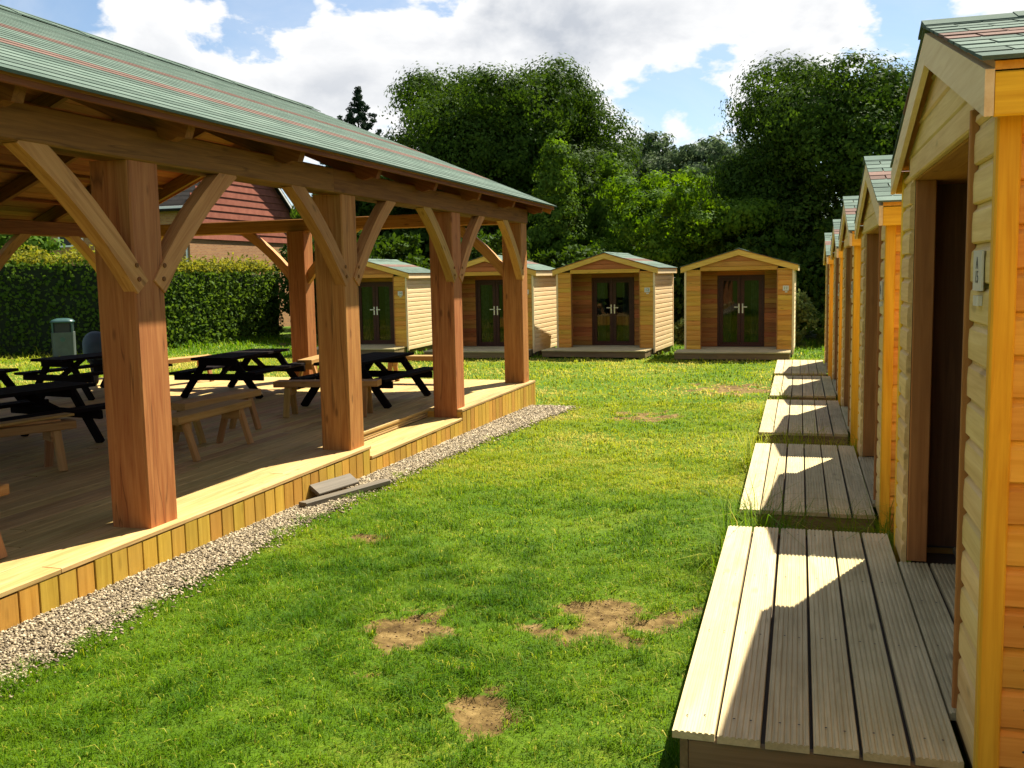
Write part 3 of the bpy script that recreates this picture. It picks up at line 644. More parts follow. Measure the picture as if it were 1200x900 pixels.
        bx((hx-.017, RD-.032, DZ+.86), (hx+.017, RD-.0205, DZ+1.10)); bx((hx-.010, RD-.075, DZ+1.005), (hx+.010, RD-.0325, DZ+1.025)); hx2 = hx+s*.115
        bx((min(hx-s*.01, hx2), RD-.085, DZ+1.003), (max(hx-s*.01, hx2), RD-.0655, DZ+1.027))
        me = mesh_from('door_handle', V, Fc, 'steel'); fix(me); link('door_handle', me, leaf)
        # curtain behind the glass, gathered in folds
        n = 22; V = []; 
        for i in range(n+1):
            x_ = s*(.50-.26*i/n); y_ = RD+.12+.022*math.sin(i*1.9)
            V += [(x_, y_, DZ+.12), (x_, y_, DZ+1.74)]
        link('curtain', mesh_from('curtain', V, [(2*i, 2*i+2, 2*i+3, 2*i+1) for i in range(n)], 'curtain', True), r)
    # porch deck of grooved boards laid across the front
    dcx, dhw = -.10, 1.36
    dk = bar('deck_frame', (dcx-dhw+.06, -.44, DZ-.11), (dcx+dhw-.06, -.44, DZ-.11), .80, .12, 'lining', r)
    dkm = frame((dcx-dhw+.06, -.44, DZ-.11), (1, 0, 0), (0, 1, 0))
    w = .137; pr = [(-w/2, -.028), (w/2, -.028), (w/2, -.003)]
    ng = 7
    for g in range(ng):
        x1 = w/2-(g)*w/ng; x0 = w/2-(g+1)*w/ng; q = (x1-x0)
        pr += [(x1-q*.12, 0), (x0+q*.42, 0), (x0+q*.34, -.004), (x0+q*.08, -.004)]
    pr += [(-w/2, -.003)]
    def dots(name, pts, nrm, rad, mat):
        V, Fc = [], []; nrm = Vector(nrm); u_ = nrm.orthogonal().normalized(); v_ = nrm.cross(u_)
        for p_ in pts:
            b0 = len(V); V += [Vector(p_)+u_*rad*math.cos(q*1.0472)+v_*rad*math.sin(q*1.0472) for q in range(6)]+[Vector(p_)+nrm*.002]
            Fc += [(b0+q, b0+(q+1) % 6, b0+6) for q in range(6)]
        o_ = link(name, mesh_from(name, V, Fc, mat), r); o_['kind'] = 'stuff'; return o_
    screws = []
    y = -.934; k = 0
    while y < RD-.06:
        inn = y+w/2 > -.04
        xa = (OPW-.004 if y < .13 else PWI-.006) if inn else dhw; xc = 0 if inn else dcx
        me = prof_mesh('deck_board', pr, 2*xa-.012*random.random(), 'grey_deck')
        link('deck_board', me, dk, dkm.inverted() @ frame((xc-xa, y+w/2, DZ+random.uniform(-.002, .002)), (1, .0015*random.uniform(-1, 1), 0), (0, 1, 0)))
        for xs_ in (-.93, -.31, .31, .93):
            for q_ in (.30, .72): screws.append((xc+xs_*xa*.97+random.uniform(-.008, .008), y+w*q_+random.uniform(-.004, .004), DZ+.0015))
        y += w+random.choice((.011, .014, .016)); k += 1
    dots('deck_screws', screws, (0, 0, 1), .0045, 'black')
    for s in (-1, 1): dots('wall_nails', [(s*(hw+.0243), yy+random.uniform(-.01, .01), DZ-.10+HB*(q_+.5)+random.uniform(-.012, .012)) for q_ in range(17) for yy in (.10, .13, 1.2, 2.38)], (s, 0, 0), .004, 'black')
    for s in (-1, 1): bar('deck_skirt', (dcx+s*(dhw-.03), -.88, DZ-.105), (dcx+s*(dhw-.03), -.05, DZ-.105), .03, .15, 'skirt_wood_shaded', r)
    bar('deck_skirt', (dcx-dhw+.012, -.895, DZ-.105), (dcx+dhw-.012, -.895, DZ-.105), .026, .15, 'skirt_wood_shaded', r)
    for x_ in (dcx-dhw+.1, 0, dcx+dhw-.1): bar('deck_foot', (x_, -.80, DZ-.50), (x_, -.80, DZ-.165), .09, .09, 'grey_deck', r)
    # number plate
    xp = (OPW+hw)/2+.02
    bar('plate_box', (xp+.01, -.030, DZ+1.385), (xp+.01, -.030, DZ+1.415), .06, .02, 'plate_white', r, side=(1, 0, 0))
    bar('number_plate', (xp, -.030, DZ+1.43), (xp, -.030, DZ+1.55), .14, .008, 'plate_white', r, side=(1, 0, 0))
    return r
def frame_mesh(x0, x1, z0, z1, w, y0, y1):
    o = [(x0, z0), (x1, z0), (x1, z1), (x0, z1)]; i_ = [(x0+w, z0+w), (x1-w, z0+w), (x1-w, z1-w), (x0+w, z1-w)]
    V = [(x, y0, z) for x, z in o]+[(x, y0, z) for x, z in i_]+[(x, y1, z) for x, z in o]+[(x, y1, z) for x, z in i_]
    Fc = []
    for k in range(4):
        j = (k+1) % 4; Fc += [(k, j, 4+j, 4+k), (8+j, 8+k, 12+k, 12+j), (k, 8+k, 8+j, j), (4+k, 4+j, 12+j, 12+k)]
    return V, Fc
CAB_DETAIL = make_cabin(True); CAB_PLAIN = make_cabin(False)
used = {True: False, False: False}
TXT = {}
def text_mesh(s):
    if s not in TXT:
        cu_ = bpy.data.curves.new('text', 'FONT'); cu_.body = s; cu_.align_x = 'CENTER'; cu_.align_y = 'CENTER'; cu_.size = 1; cu_.extrude = .01; cu_.space_line = .8
        o = bpy.data.objects.new('text', cu_); COL.objects.link(o); bpy.context.view_layer.update()
        me = bpy.data.meshes.new_from_object(o.evaluated_get(bpy.context.evaluated_depsgraph_get())); me.name = 'number'; me.materials.clear(); me.materials.append(MATS['ink']); bpy.data.objects.remove(o); TXT[s] = me
    return TXT[s]
def place_cabin(tabs, x, y, zdeck, rz, label, num, size=.10):
    proto = CAB_DETAIL if tabs else CAB_PLAIN
    if used[tabs]: o = copy_tree(proto)
    else: o = proto; used[tabs] = True
    o.location = (x, y, zdeck-DZ); o.rotation_euler = (0, 0, rz); tag(o, label, 'cabin', 'small timber cabins around the lawn')
    xp = (OPW+CW/2)/2+.02
    m_ = frame((xp, -.0345, DZ+1.49), (1, 0, 0), (0, 0, 1)) @ Matrix.Scale(size, 4)
    link('number', text_mesh(num), o, m_)
PENDING = []
for i, (x, y, z, num, lab) in enumerate((
        (.53, .67, -1.45, '16', 'unseen timber cabin added before the side row, beside the one with the two-line plate'),  # out of view; added to bounce warm light onto the next cabin's wall
        (0.494, 4.35, -1.50, 'A\n15', 'timber cabin with a two-line number plate beside its dark porch opening'),
        (0.454, 8.03, -1.63, '14', 'timber cabin second in the side row, next to the one with the two-line plate'),
        (0.404, 11.66, -1.67, '13', 'timber cabin in the middle of the side row of five'),
        (0.369, 15.4, -1.74, '12', 'timber cabin second from the cross row end of the side row'),
        (0.294, 19.1, -1.80, '11', 'timber cabin at the end of the side row, closest to the cross row'))):
    PENDING.append((True, x, y, Z0+z, R(-90+.7), lab, num, .052 if '\n' in num else .085))
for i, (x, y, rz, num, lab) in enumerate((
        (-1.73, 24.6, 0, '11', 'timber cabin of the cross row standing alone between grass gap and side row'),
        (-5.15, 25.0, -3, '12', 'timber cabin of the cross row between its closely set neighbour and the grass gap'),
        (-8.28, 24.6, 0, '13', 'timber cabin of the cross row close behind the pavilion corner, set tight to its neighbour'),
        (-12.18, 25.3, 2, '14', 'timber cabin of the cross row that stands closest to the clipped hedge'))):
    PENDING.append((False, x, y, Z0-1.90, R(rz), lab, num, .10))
# copies are taken from the untouched prototypes first, then each gets its own number
first = {}
objs = []
for p in PENDING:
    if p[0] in first: objs.append(copy_tree(CAB_DETAIL if p[0] else CAB_PLAIN))
    else: objs.append(None); first[p[0]] = len(objs)-1
for k, v in first.items(): objs[v] = CAB_DETAIL if k else CAB_PLAIN
for o, (tabs, x, y, zd, rz, lab, num, size) in zip(objs, PENDING):
    o.location = (x, y, zd-DZ); o.rotation_euler = (0, 0, rz); tag(o, lab, 'cabin', 'small timber cabins around the lawn')
    xp = (OPW+CW/2)/2+.02
    link('number', text_mesh(num), o, frame((xp, -.0345, DZ+1.49), (1, 0, 0), (0, 0, 1)) @ Matrix.Scale(size, 4))

# ------------------------------------------------------------------ litter bin
zb = ground_z(-20.8, 23.2)
r = empty('litter_bin', (-20.8, 23.2, zb), R(38), 'grey litter bin with green domed lid standing by the hedge', 'bin')
def lathe(prof, n, sq=0.0):
    V = []; 
    for rad, z in prof:
        for i in range(n):
            a = 2*math.pi*i/n; c, s = math.cos(a), math.sin(a); k = 1/max(abs(c), abs(s)); k = 1+(min(k, 1.25)-1)*sq
            V.append((rad*k*c, rad*k*s, z))
    Fc = [(j*n+i, j*n+(i+1) % n, (j+1)*n+(i+1) % n, (j+1)*n+i) for j in range(len(prof)-1) for i in range(n)]
    Fc += [tuple(reversed(range(n))), tuple(range((len(prof)-1)*n, len(prof)*n))]
    return V, Fc
link('body', mesh_from('body', *lathe([(.30, -.05), (.31, .76)], 32, 1), 'bin_grey'), r)
link('opening_band', mesh_from('opening_band', *lathe([(.27, .761), (.27, 1.04)], 32, 1), 'black'), r)
link('lid', mesh_from('lid', *lathe([(.32, 1.041), (.32, 1.07), (.27, 1.12), (.16, 1.155), (.02, 1.165)], 32, 1), 'bin_lid', True), r)
for s in (-1, 1):
    for q in (-1, 1): bar('corner_strut', (s*.255, q*.255, .755), (s*.255, q*.255, 1.045), .05, .05, 'bin_lid', r, side=(1, 0, 0))
link('emblem', prof_mesh('emblem', [(.07*math.cos(a*math.pi/8), .07*math.sin(a*math.pi/8)) for a in range(16)], .008, 'bin_lid'), r, frame((0, -.306, .56), (0, -1, 0), (1, 0, 0)))

# ------------------------------------------------------------------ seated person, hunched over the table
def make_person():
    base = Vector((-10.62, 12.62, DK-.02)); g = R(128)
    # one continuous body grown from balls along the skeleton; x forward, y left, z up from the deck, in metres
    mb = bpy.data.metaballs.new('person'); mb.resolution = .022; mb.render_resolution = .022; mb.threshold = .3
    def chain(*pts, step=.025):
        for (p, r0), (q, r1) in zip(pts[:-1], pts[1:]):
            p, q = Vector(p), Vector(q); n = max(1, int((q-p).length/step))
            for i in range(n+1):
                e = mb.elements.new(); e.co = p.lerp(q, i/n); e.radius = (r0+(r1-r0)*i/n)*1.25
    chain(((0, .05, .47), .17), ((.0, .06, .56), .17), ((.09, .07, .63), .17), ((.22, .08, .66), .15), step=.05)
    chain(((0, -.05, .47), .17), ((.0, -.06, .56), .17), ((.09, -.07, .63), .17), ((.22, -.08, .66), .15), step=.05)
    chain(((.24, 0, .66), .10), ((.36, 0, .65), .065), ((.43, 0, .63), .10), ((.49, 0, .60), .095))
    for s in (1, -1):
        chain(((.24, .17*s, .63), .075), ((.36, .20*s, .50), .055), ((.50, .10*s, .49), .04), ((.56, .07*s, .485), .038))
        chain(((.03, .09*s, .45), .11), ((.38, .11*s, .44), .075), ((.36, .11*s, .27), .06), ((.33, .11*s, .08), .048), ((.45, .12*s, .045), .045))
    o = bpy.data.objects.new('person_shape', mb); COL.objects.link(o); bpy.context.view_layer.update()
    m2 = bpy.data.meshes.new_from_object(o.evaluated_get(bpy.context.evaluated_depsgraph_get())); bpy.data.objects.remove(o); m2.materials.clear()
    for k in ('shirt', 'trousers', 'skin', 'black'): m2.materials.append(MATS[k])
    for p in m2.polygons:
        c = p.center
        if c.z < .10: p.material_index = 3
        elif c.z < .42 or (c.z < .50 and c.x > .2 and c.z < .47): p.material_index = 1
        elif c.x > .39 and abs(c.y) < .11 or c.x > .50: p.material_index = 2
        else: p.material_index = 0
    m2.shade_smooth(); m2.name = 'person'
    o = link('person', m2, None, Matrix.Translation(base) @ Matrix.Rotation(g, 4, 'Z') @ Matrix.Scale(1.12, 4)); tag(o, 'person in a blue-grey top hunched forward with back turned, on a dark picnic table seat', 'person')
    V, Fc = lathe([(.02, .11), (.07, .095), (.098, .05), (.104, 0), (.098, -.03), (.085, -.035)], 16)
    link('hair', mesh_from('hair', V, Fc, 'hair', True), o, Matrix.Translation((.455, 0, .635)) @ Matrix.Rotation(R(35), 4, 'Y'))
make_person()

# ------------------------------------------------------------------ house behind the hedge
def make_house():
    x1, y0, y1 = -27.0, 38.3, 47.4; x0 = -38.0; zg = ground_z(-27, 40); ev = Z0+3.55; bz = Z0+2.0; yc = (y0+y1)/2; ap = ev+3.6
    h = empty('brick_house', (x1, yc, zg), 0, 'brick house with red tile-hung gable and dark roof behind the hedge', 'house'); O = Vector(h.location)
    def part(n, V, Fc, mat): me = mesh_from(n, [Vector(v)-O for v in V], Fc, mat); fix(me); return link(n, me, h)
    part('wall', [(x0, y0, zg-.2), (x1, y0, zg-.2), (x1, y1, zg-.2), (x0, y1, zg-.2), (x0, y0, ev), (x1, y0, ev), (x1, y1, ev), (x0, y1, ev)], [(0, 1, 5, 4), (1, 2, 6, 5), (2, 3, 7, 6), (3, 0, 4, 7)], 'brick')
    part('gable_wall', [(x1-.02, y0+.02, ev-.02), (x1-.02, y1-.02, ev-.02), (x1-.02, yc, ap-.1), (x1-.2, y0+.02, ev-.02), (x1-.2, y1-.02, ev-.02), (x1-.2, yc, ap-.1)], [(0, 1, 2), (3, 5, 4), (0, 3, 4, 1), (1, 4, 5, 2), (2, 5, 3, 0)], 'brick')
    # hung tile courses on the gable
    z = bz; e = .34
    while z < ap-.3:
        zt = z+e; a0 = y0 if z < ev else y0+(z-ev)/(ap-ev)*(yc-y0); a1 = y1-(a0-y0)
        me = prof_mesh('hung_tile_course', [(0, 0), (.06, .008), (.022, e+.03), (0, e+.03)], round(a1-a0, 2), 'tile_red')
        link('hung_tile_course', me, h, frame(Vector((x1+.005, a1, z))-O, (0, -1, 0), (1, 0, 0))); z = zt
    # roof slopes in courses
    for s in (1, -1):
        dn = Vector((0, -s*(yc-y0+.5), -(ap-ev)-.3)).normalized(); nm = Vector((0, -s*(ap-ev), (yc-y0))).normalized()
        L = math.hypot(yc-y0+.5, ap-ev+.3); n = 18
        for k in range(n):
            p = Vector((x0-.3 if s == -1 else x1+.35, yc, ap+.05))+dn*(L-k*L/n)
            link('roof_course', prof_mesh('roof_course', [(0, 0), (0, .10), (L/n+.05, .05), (L/n+.05, 0)], x1-x0+.65, 'tile_dark'), h, frame(p-O, (-s*1.0, 0, 0), -dn))
        a = Vector((x1+.33, yc, ap-.06)); bar('barge_board', a-O, a+dn*L-O, .04, .15, 'white_paint', h, side=(1, 0, 0))
        yy = y0-.42 if s == 1 else y1+.42; bar('fascia', Vector((x0, yy, ev-.2))-O, Vector((x1+.3, yy, ev-.2))-O, .04, .2, 'white_paint', h)
    for (xw, zw) in ((-29.6, ev-1.75), (-33.5, ev-1.75)):
        V, Fc = frame_mesh(xw-.7, xw+.7, zw, zw+1.25, .08, y0-.06, y0+.0)
        f = part('window', V, Fc, 'white_paint'); link('pane', mesh_from('pane', [Vector(v)-O for v in ((xw-.66, y0-.02, zw+.04), (xw+.66, y0-.02, zw+.04), (xw+.66, y0-.02, zw+1.2), (xw-.66, y0-.02, zw+1.2))], [(0, 1, 2, 3)], 'black'), f)
    bar('drainpipe', Vector((x1-.12, y0-.07, zg))-O, Vector((x1-.12, y0-.07, ev-.1))-O, .07, .07, 'white_paint', h)
    V = [(-36, yc-.5, ap-.8), (-34.8, yc-.5, ap-.8), (-34.8, yc+.5, ap-.8), (-36, yc+.5, ap-.8), (-36, yc-.5, ap+1.2), (-34.8, yc-.5, ap+1.2), (-34.8, yc+.5, ap+1.2), (-36, yc+.5, ap+1.2)]
    part('chimney', V, [(0, 1, 5, 4), (1, 2, 6, 5), (2, 3, 7, 6), (3, 0, 4, 7), (4, 5, 6, 7)], 'brick')
make_house()

# ------------------------------------------------------------------ foliage
def tri_leaves(P, size, nrm, flat, aspect=.75):
    n = len(P); d = rng.standard_normal((n, 3)); q = rng.standard_normal((n, 3))*(1-flat)+nrm*flat*2.0
    q /= np.linalg.norm(q, axis=1)[:, None]+1e-9; d -= q*(d*q).sum(1)[:, None]*.85; d /= np.linalg.norm(d, axis=1)[:, None]+1e-9; s_ = np.cross(q, d)
    L = (size*(.6+.8*rng.random(n)))[:, None]; w = L*aspect*.5
    V = np.stack([P-d*L*.5, P+d*L*.5+s_*w, P+d*L*.42-s_*w], 1).reshape(-1, 3)
    return V, np.arange(3*n).reshape(-1, 3)
def leaves(P, size, nrm=None, flat=.0, aspect=.62):
    """one folded leaf (two triangles) per point"""
    n = len(P); d = rng.standard_normal((n, 3)); d /= np.linalg.norm(d, axis=1)[:, None]
    q = rng.standard_normal((n, 3))
    if nrm is not None: q = q*(1-flat)+nrm*flat*2.0
    s = np.cross(q, d); s /= np.linalg.norm(s, axis=1)[:, None]+1e-9; nn = np.cross(s, d)
    sz = size*(.6+.8*rng.random(n)); L = sz[:, None]; w = L*aspect*.5
    V = np.stack([P, P+d*L*.5+s*w+nn*L*.10, P+d*L, P+d*L*.5-s*w+nn*L*.10], 1).reshape(-1, 3)
    i = 4*np.arange(n)[:, None]; Fc = np.concatenate([i+np.array([[0, 1, 2]]), i+np.array([[0, 2, 3]])], 1).reshape(-1, 3)
    return V, Fc
def trunk_mesh(h, r, limbs, seed, crown_c, crown_r):
    rr = random.Random(seed); V, Fc = [], []
    def tube(pts, rads, n=7):
        b0 = len(V)
        for k, (p, rad) in enumerate(zip(pts, rads)):
            dd = (pts[min(k+1, len(pts)-1)]-pts[max(k-1, 0)]).normalized(); a = dd.orthogonal().normalized(); c = dd.cross(a)
            for i in range(n): th = 2*math.pi*i/n; V.append(p+a*rad*math.cos(th)+c*rad*math.sin(th))
        for k in range(len(pts)-1):
            for i in range(n): Fc.append((b0+k*n+i, b0+k*n+(i+1) % n, b0+(k+1)*n+(i+1) % n, b0+(k+1)*n+i))
    pts = [Vector((rr.uniform(-.08, .08)*k*.5, rr.uniform(-.08, .08)*k*.5, -.15+h*.8*k/6)) for k in range(7)]
    tube(pts, [r*(1.35 if k == 0 else 1-.12*k) for k in range(7)], 9)
    for q in range(limbs):
        k = rr.randint(2, 5); a = rr.uniform(0, 6.28); tgt = Vector((crown_r*.75*math.cos(a), crown_r*.75*math.sin(a), crown_c+rr.uniform(-.3, .5)*crown_r)); p = pts[k]
        mid = p.lerp(tgt, .5)+Vector((0, 0, .12*crown_r)); tube([p, p.lerp(mid, .5)+Vector((0, 0, .05)), mid, mid.lerp(tgt, .5), tgt], [r*.42, r*.34, r*.24, r*.15, r*.05], 6)
    return mesh_from('trunk', V, Fc, 'bark', True)
def lobes_points(lobes, n, clump, fill=.25, per=54, power=1.0):
    """leaf clumps near the skin of several ellipsoid lobes"""
    vol = np.array([l[3]*l[4]+l[3]*l[5]+l[4]*l[5] for l in lobes]); vol = vol**power; pr = vol/vol.sum(); nc = max(8, n//per)
    li = rng.choice(len(lobes), nc, p=pr); L = np.array(lobes)[li]
    u = rng.standard_normal((nc, 3)); u[:, 2] += .15; u /= np.linalg.norm(u, axis=1)[:, None]
    rad = np.where(rng.random(nc) < fill, rng.random(nc)**.5, .82+.15*rng.random(nc))
    C = L[:, :3]+u*L[:, 3:6]*rad[:, None]
    cs_ = clump*(.6+.9*rng.random(nc))
    w = rng.standard_normal((nc*per, 3)); w /= np.linalg.norm(w, axis=1)[:, None]; w *= (rng.random(nc*per)**.45)[:, None]
    P = np.repeat(C, per, 0)+w*np.repeat(cs_, per)[:, None]*np.array([1.15, 1.15, .72])
    U = .5*np.repeat(u, per, 0)+.7*w; 
    tone = np.clip(np.repeat(rng.random(nc)*.55, per)+.45*rng.random(nc*per), 0, 1)
    return P, U, tone
def tree(name, x, y, label, h, tr, lobes, n, leaf, clump, mat, group='trees around the cabins', limbs=9, fill=.25, flat=.84):
    z = ground_z(x, y); r = empty(name, (x, y, z), 0, label, 'tree', group)
    L = np.array(lobes); P, U, tone = lobes_points(lobes, n, clump, fill)
    ok = P[:, 2] > .15; P, U, tone = P[ok], U[ok], tone[ok]
    V, Fc = tri_leaves(P, leaf, U, flat)
    link('crown', np_mesh('crown', V, Fc, mat, np.repeat(tone, 3)), r)
    cc = float(L[:, 2].mean()); link('trunk', trunk_mesh(h*.75, tr, limbs, int(abs(x*31+y*17)), cc, float(L[:, 3].max())), r)
    return r
def rl(h, R_, k, seed, low=.3, squash=.8):
    """a rounded crown as many overlapping lobes"""
    q = random.Random(seed); out = [(0, 0, h*(low+1)/2, R_*.62, R_*.62, h*(1-low)/2*.80)]
    for i in range(int(k*2.2)):
        a = q.uniform(0, 6.283); t_ = q.random()**.8; z = h*(low+.06)+t_*h*(1-low)*.82; w = math.sqrt(max(.05, 1-((z/h-(low+1)/2)/((1-low)/2*1.05))**2)); rr_ = R_*q.uniform(.58, .80)*w
        s = R_*q.uniform(.17, .31); out.append((rr_*math.cos(a), rr_*math.sin(a), z, s*1.15, s*1.15, s*squash))
    return out
tree('oak_tree', -13.6, 42.5, 'huge dark rounded oak tree towering behind the middle cabins', 12.6, .45, rl(12.0, 6.2, 40, 1, .06), 320000, .135, .54, 'leaf_oak', limbs=14, fill=.34)
tree('oak_tree', -15.5, 48.0, 'broad dark oak tree close behind the huge oak', 10.0, .35, rl(9.6, 3.6, 16, 21, .10), 60000, .18, .45, 'leaf_oak', limbs=9)
tree('oak_tree', 1.9, 38.5, 'huge dark rounded tree standing behind the end of the side row', 10.6, .45, rl(9.9, 5.6, 42, 2, .03), 320000, .125, .50, 'leaf_oak', limbs=14, fill=.40)
tree('oak_tree', 6.8, 36.0, 'broad dark tree hidden mostly behind the side row of cabins', 9.0, .35, rl(7.6, 4.0, 18, 3, .05), 60000, .18, .45, 'leaf_oak', limbs=9)
tree('maple_tree', -5.3, 34.0, 'bright green leafy young tree behind the grass gap between two cabins', 5.8, .14, rl(5.9, 2.5, 16, 4, .08), 36000, .13, .30, 'leaf_light', limbs=8)
tree('maple_tree', -2.6, 34.8, 'bright green leafy tree spreading behind the cabin that stands alone', 5.0, .14, rl(5.0, 2.2, 14, 5, .05), 30000, .13, .30, 'leaf_light', limbs=8)
tree('birch_tree', -9.1, 35.5, 'slender feathery pale green tree rising in front of the huge oak', 7.6, .12, [(0, 0, 3.6+.55*k, max(.25, 1.25-.14*k), max(.25, 1.25-.14*k), .75) for k in range(7)]+[(.7, -.2, 3.0, .9, .9, 1.2), (-.6, .2, 2.6, 1.0, 1.0, 1.2), (.2, -.4, 1.6, 1.1, 1.1, 1.1)], 30000, .11, .26, 'leaf_mid', limbs=6)
tree('birch_tree', -7.4, 37.5, 'slim leafy green tree beside the feathery one behind the cabins', 7.0, .12, [(0, 0, 2.6+.6*k, max(.3, 1.5-.16*k), max(.3, 1.5-.16*k), .8) for k in range(7)], 24000, .13, .28, 'leaf_mid', limbs=6)
tree('distant_tree', -13.0, 66.0, 'distant hazy grey-green tree under the bright cloud gap', 11.4, .3, rl(12.9, 4.2, 22, 6, .12), 34000, .26, .5, 'leaf_far_haze')
tree('distant_tree', -8.3, 64.0, 'distant hazy tree beside the other pale one, seen over the lone cabin', 10.8, .3, rl(12.0, 3.9, 22, 7, .12), 34000, .26, .5, 'leaf_far_haze')
tree('distant_tree', -4.2, 60.0, 'distant hazy tree tucked against the dark tree by the side row', 9.8, .3, rl(11.0, 3.4, 20, 8, .12), 28000, .26, .5, 'leaf_far_haze')
tree('distant_tree', -20.5, 52.0, 'dark mid-sized tree between the conifer and the huge oak', 9.6, .3, rl(9.8, 3.6, 16, 9, .1), 18000, .32, .42, 'leaf_oak')
tree('distant_tree', -18.2, 38.5, 'dark leafy tree filling the space behind the pavilion gable', 6.4, .25, rl(6.6, 3.3, 16, 10, .05), 20000, .26, .36, 'leaf_oak')
tree('distant_tree', -22.3, 45.0, 'dark leafy tree behind the end of the clipped hedge', 7.0, .25, rl(7.0, 3.4, 16, 11, .05), 18000, .28, .38, 'leaf_oak')
tree('garden_tree', -29.5, 30.5, 'small bright green tree showing above the dark stretch of hedge', 4.6, .14, rl(4.9, 1.9, 12, 12, .2), 9000, .22, .28, 'leaf_light')
# conifer: tiers of drooping boughs
def conifer(x, y, h, label):
    z = ground_z(x, y); r = empty('conifer_tree', (x, y, z), 0, label, 'tree', 'trees around the cabins'); lob = []
    for k in range(36):
        u = k/35; rad = min(2.5, 5.6*(1-u)**.9)+.07; zz = h*.25+h*.75*u
        for q in range(7 if u < .75 else 5):
            a = q*1.047*(6/7 if u < .75 else 1.2)+k*.7; rr_ = rad*random.uniform(.75, 1.2); lob.append((rr_*.62*math.cos(a), rr_*.62*math.sin(a), zz-.28*rr_, rr_*.42+.05, rr_*.42+.05, .14+.07*rr_))
    lob.append((0, 0, h+.1, .06, .06, .45))
    P, U, tone = lobes_points(lob, 60000, .16, .3, power=.35); V, Fc = tri_leaves(P, .20, U, .3, .4); link('crown', np_mesh('crown', V, Fc, 'leaf_pine', np.repeat(tone, 3)), r)
    link('trunk', trunk_mesh(h*1.1, .2, 2, 5, h*.6, 1.2), r)
conifer(-29.0, 60.5, 15.0, 'pointed dark conifer rising above the pavilion roof beside the huge oak')
conifer(-33.2, 66.0, 14.2, 'smaller pointed conifer just beside the taller one above the pavilion roof')
# understory shrubs behind the cabins
US = ['dark evergreen shrub behind the cabin beside the hedge end', 'dark evergreen shrub behind the two neighbouring cabins', 'dark evergreen shrub behind the cabin next to the grass gap',
      'dark evergreen shrub under the bright young tree', 'dark evergreen shrub behind the lone cabin', 'dark evergreen shrub beside the far end of the side row', 'tall dark shrub behind the side row of cabins', 'dark evergreen shrub next to the clipped hedge end', 'dark shrub between the young trees behind the cabins']
for k, (x, y, hh, rr_) in enumerate(((-14.6, 31.5, 4.3, 2.4), (-10.8, 32.0, 4.2, 2.3), (-7.4, 32.2, 3.6, 2.0), (-4.6, 32.6, 3.0, 1.8), (-1.2, 32.8, 3.4, 2.2), (2.6, 33.0, 5.2, 2.6), (5.6, 31.0, 5.2, 2.2), (-17.6, 33.2, 4.6, 2.0), (-3.2, 37.5, 4.6, 2.2))):
    z = ground_z(x, y); r = empty('evergreen_shrub', (x, y, z), 0, US[k], 'shrub', 'dark shrubs behind the cabins')
    lob = [(0, 0, hh*.45, rr_*.8, rr_*.6, hh*.42)]+[(random.uniform(-.6, .6)*rr_, random.uniform(-.4, .4)*rr_, hh*random.uniform(.2, .75), rr_*.4, rr_*.4, hh*.2) for _ in range(9)]
    P, U, tone = lobes_points(lob, 11000, .28, .2); ok = P[:, 2] > 0; V, Fc = leaves(P[ok], .20, U[ok], .4); link('crown', np_mesh('crown', V, Fc, 'leaf_oak', np.repeat(tone[ok]*.7, 4)), r)
    link('trunk', trunk_mesh(hh*.8, .08, 5, k, hh*.5, rr_*.7), r)
for k, (x, y, hh, rr_, lab) in enumerate(((-.45, 29.3, 1.5, .75, 'pale leafy bush growing in the grass gap by the side row'), (.5, 29.8, 1.1, .7, 'low dark green bush beside the pale leafy bush'), (-3.6, 30.6, .9, .6, 'low weedy bush in the gap beside the lone cabin'))):
    r = empty('leafy_bush', (x, y, ground_z(x, y)), 0, lab, 'shrub'); lob = [(0, 0, hh*.4, rr_*.8, rr_*.7, hh*.42), (.2*rr_, 0, hh*.75, rr_*.4, rr_*.4, hh*.28), (-.4*rr_, .1, hh*.55, rr_*.4, rr_*.4, hh*.25)]
    P, U, tone = lobes_points(lob, 3200, .12, .3); ok = P[:, 2] > 0; V, Fc = leaves(P[ok], .11, U[ok], .3); link('foliage', np_mesh('foliage', V, Fc, ('leaf_weed', 'leaf_hedge', 'leaf_weed')[k], np.repeat(tone[ok], 4)), r)
    link('stem', trunk_mesh(hh*.9, .025, 5, k+50, hh*.5, rr_*.7), r)
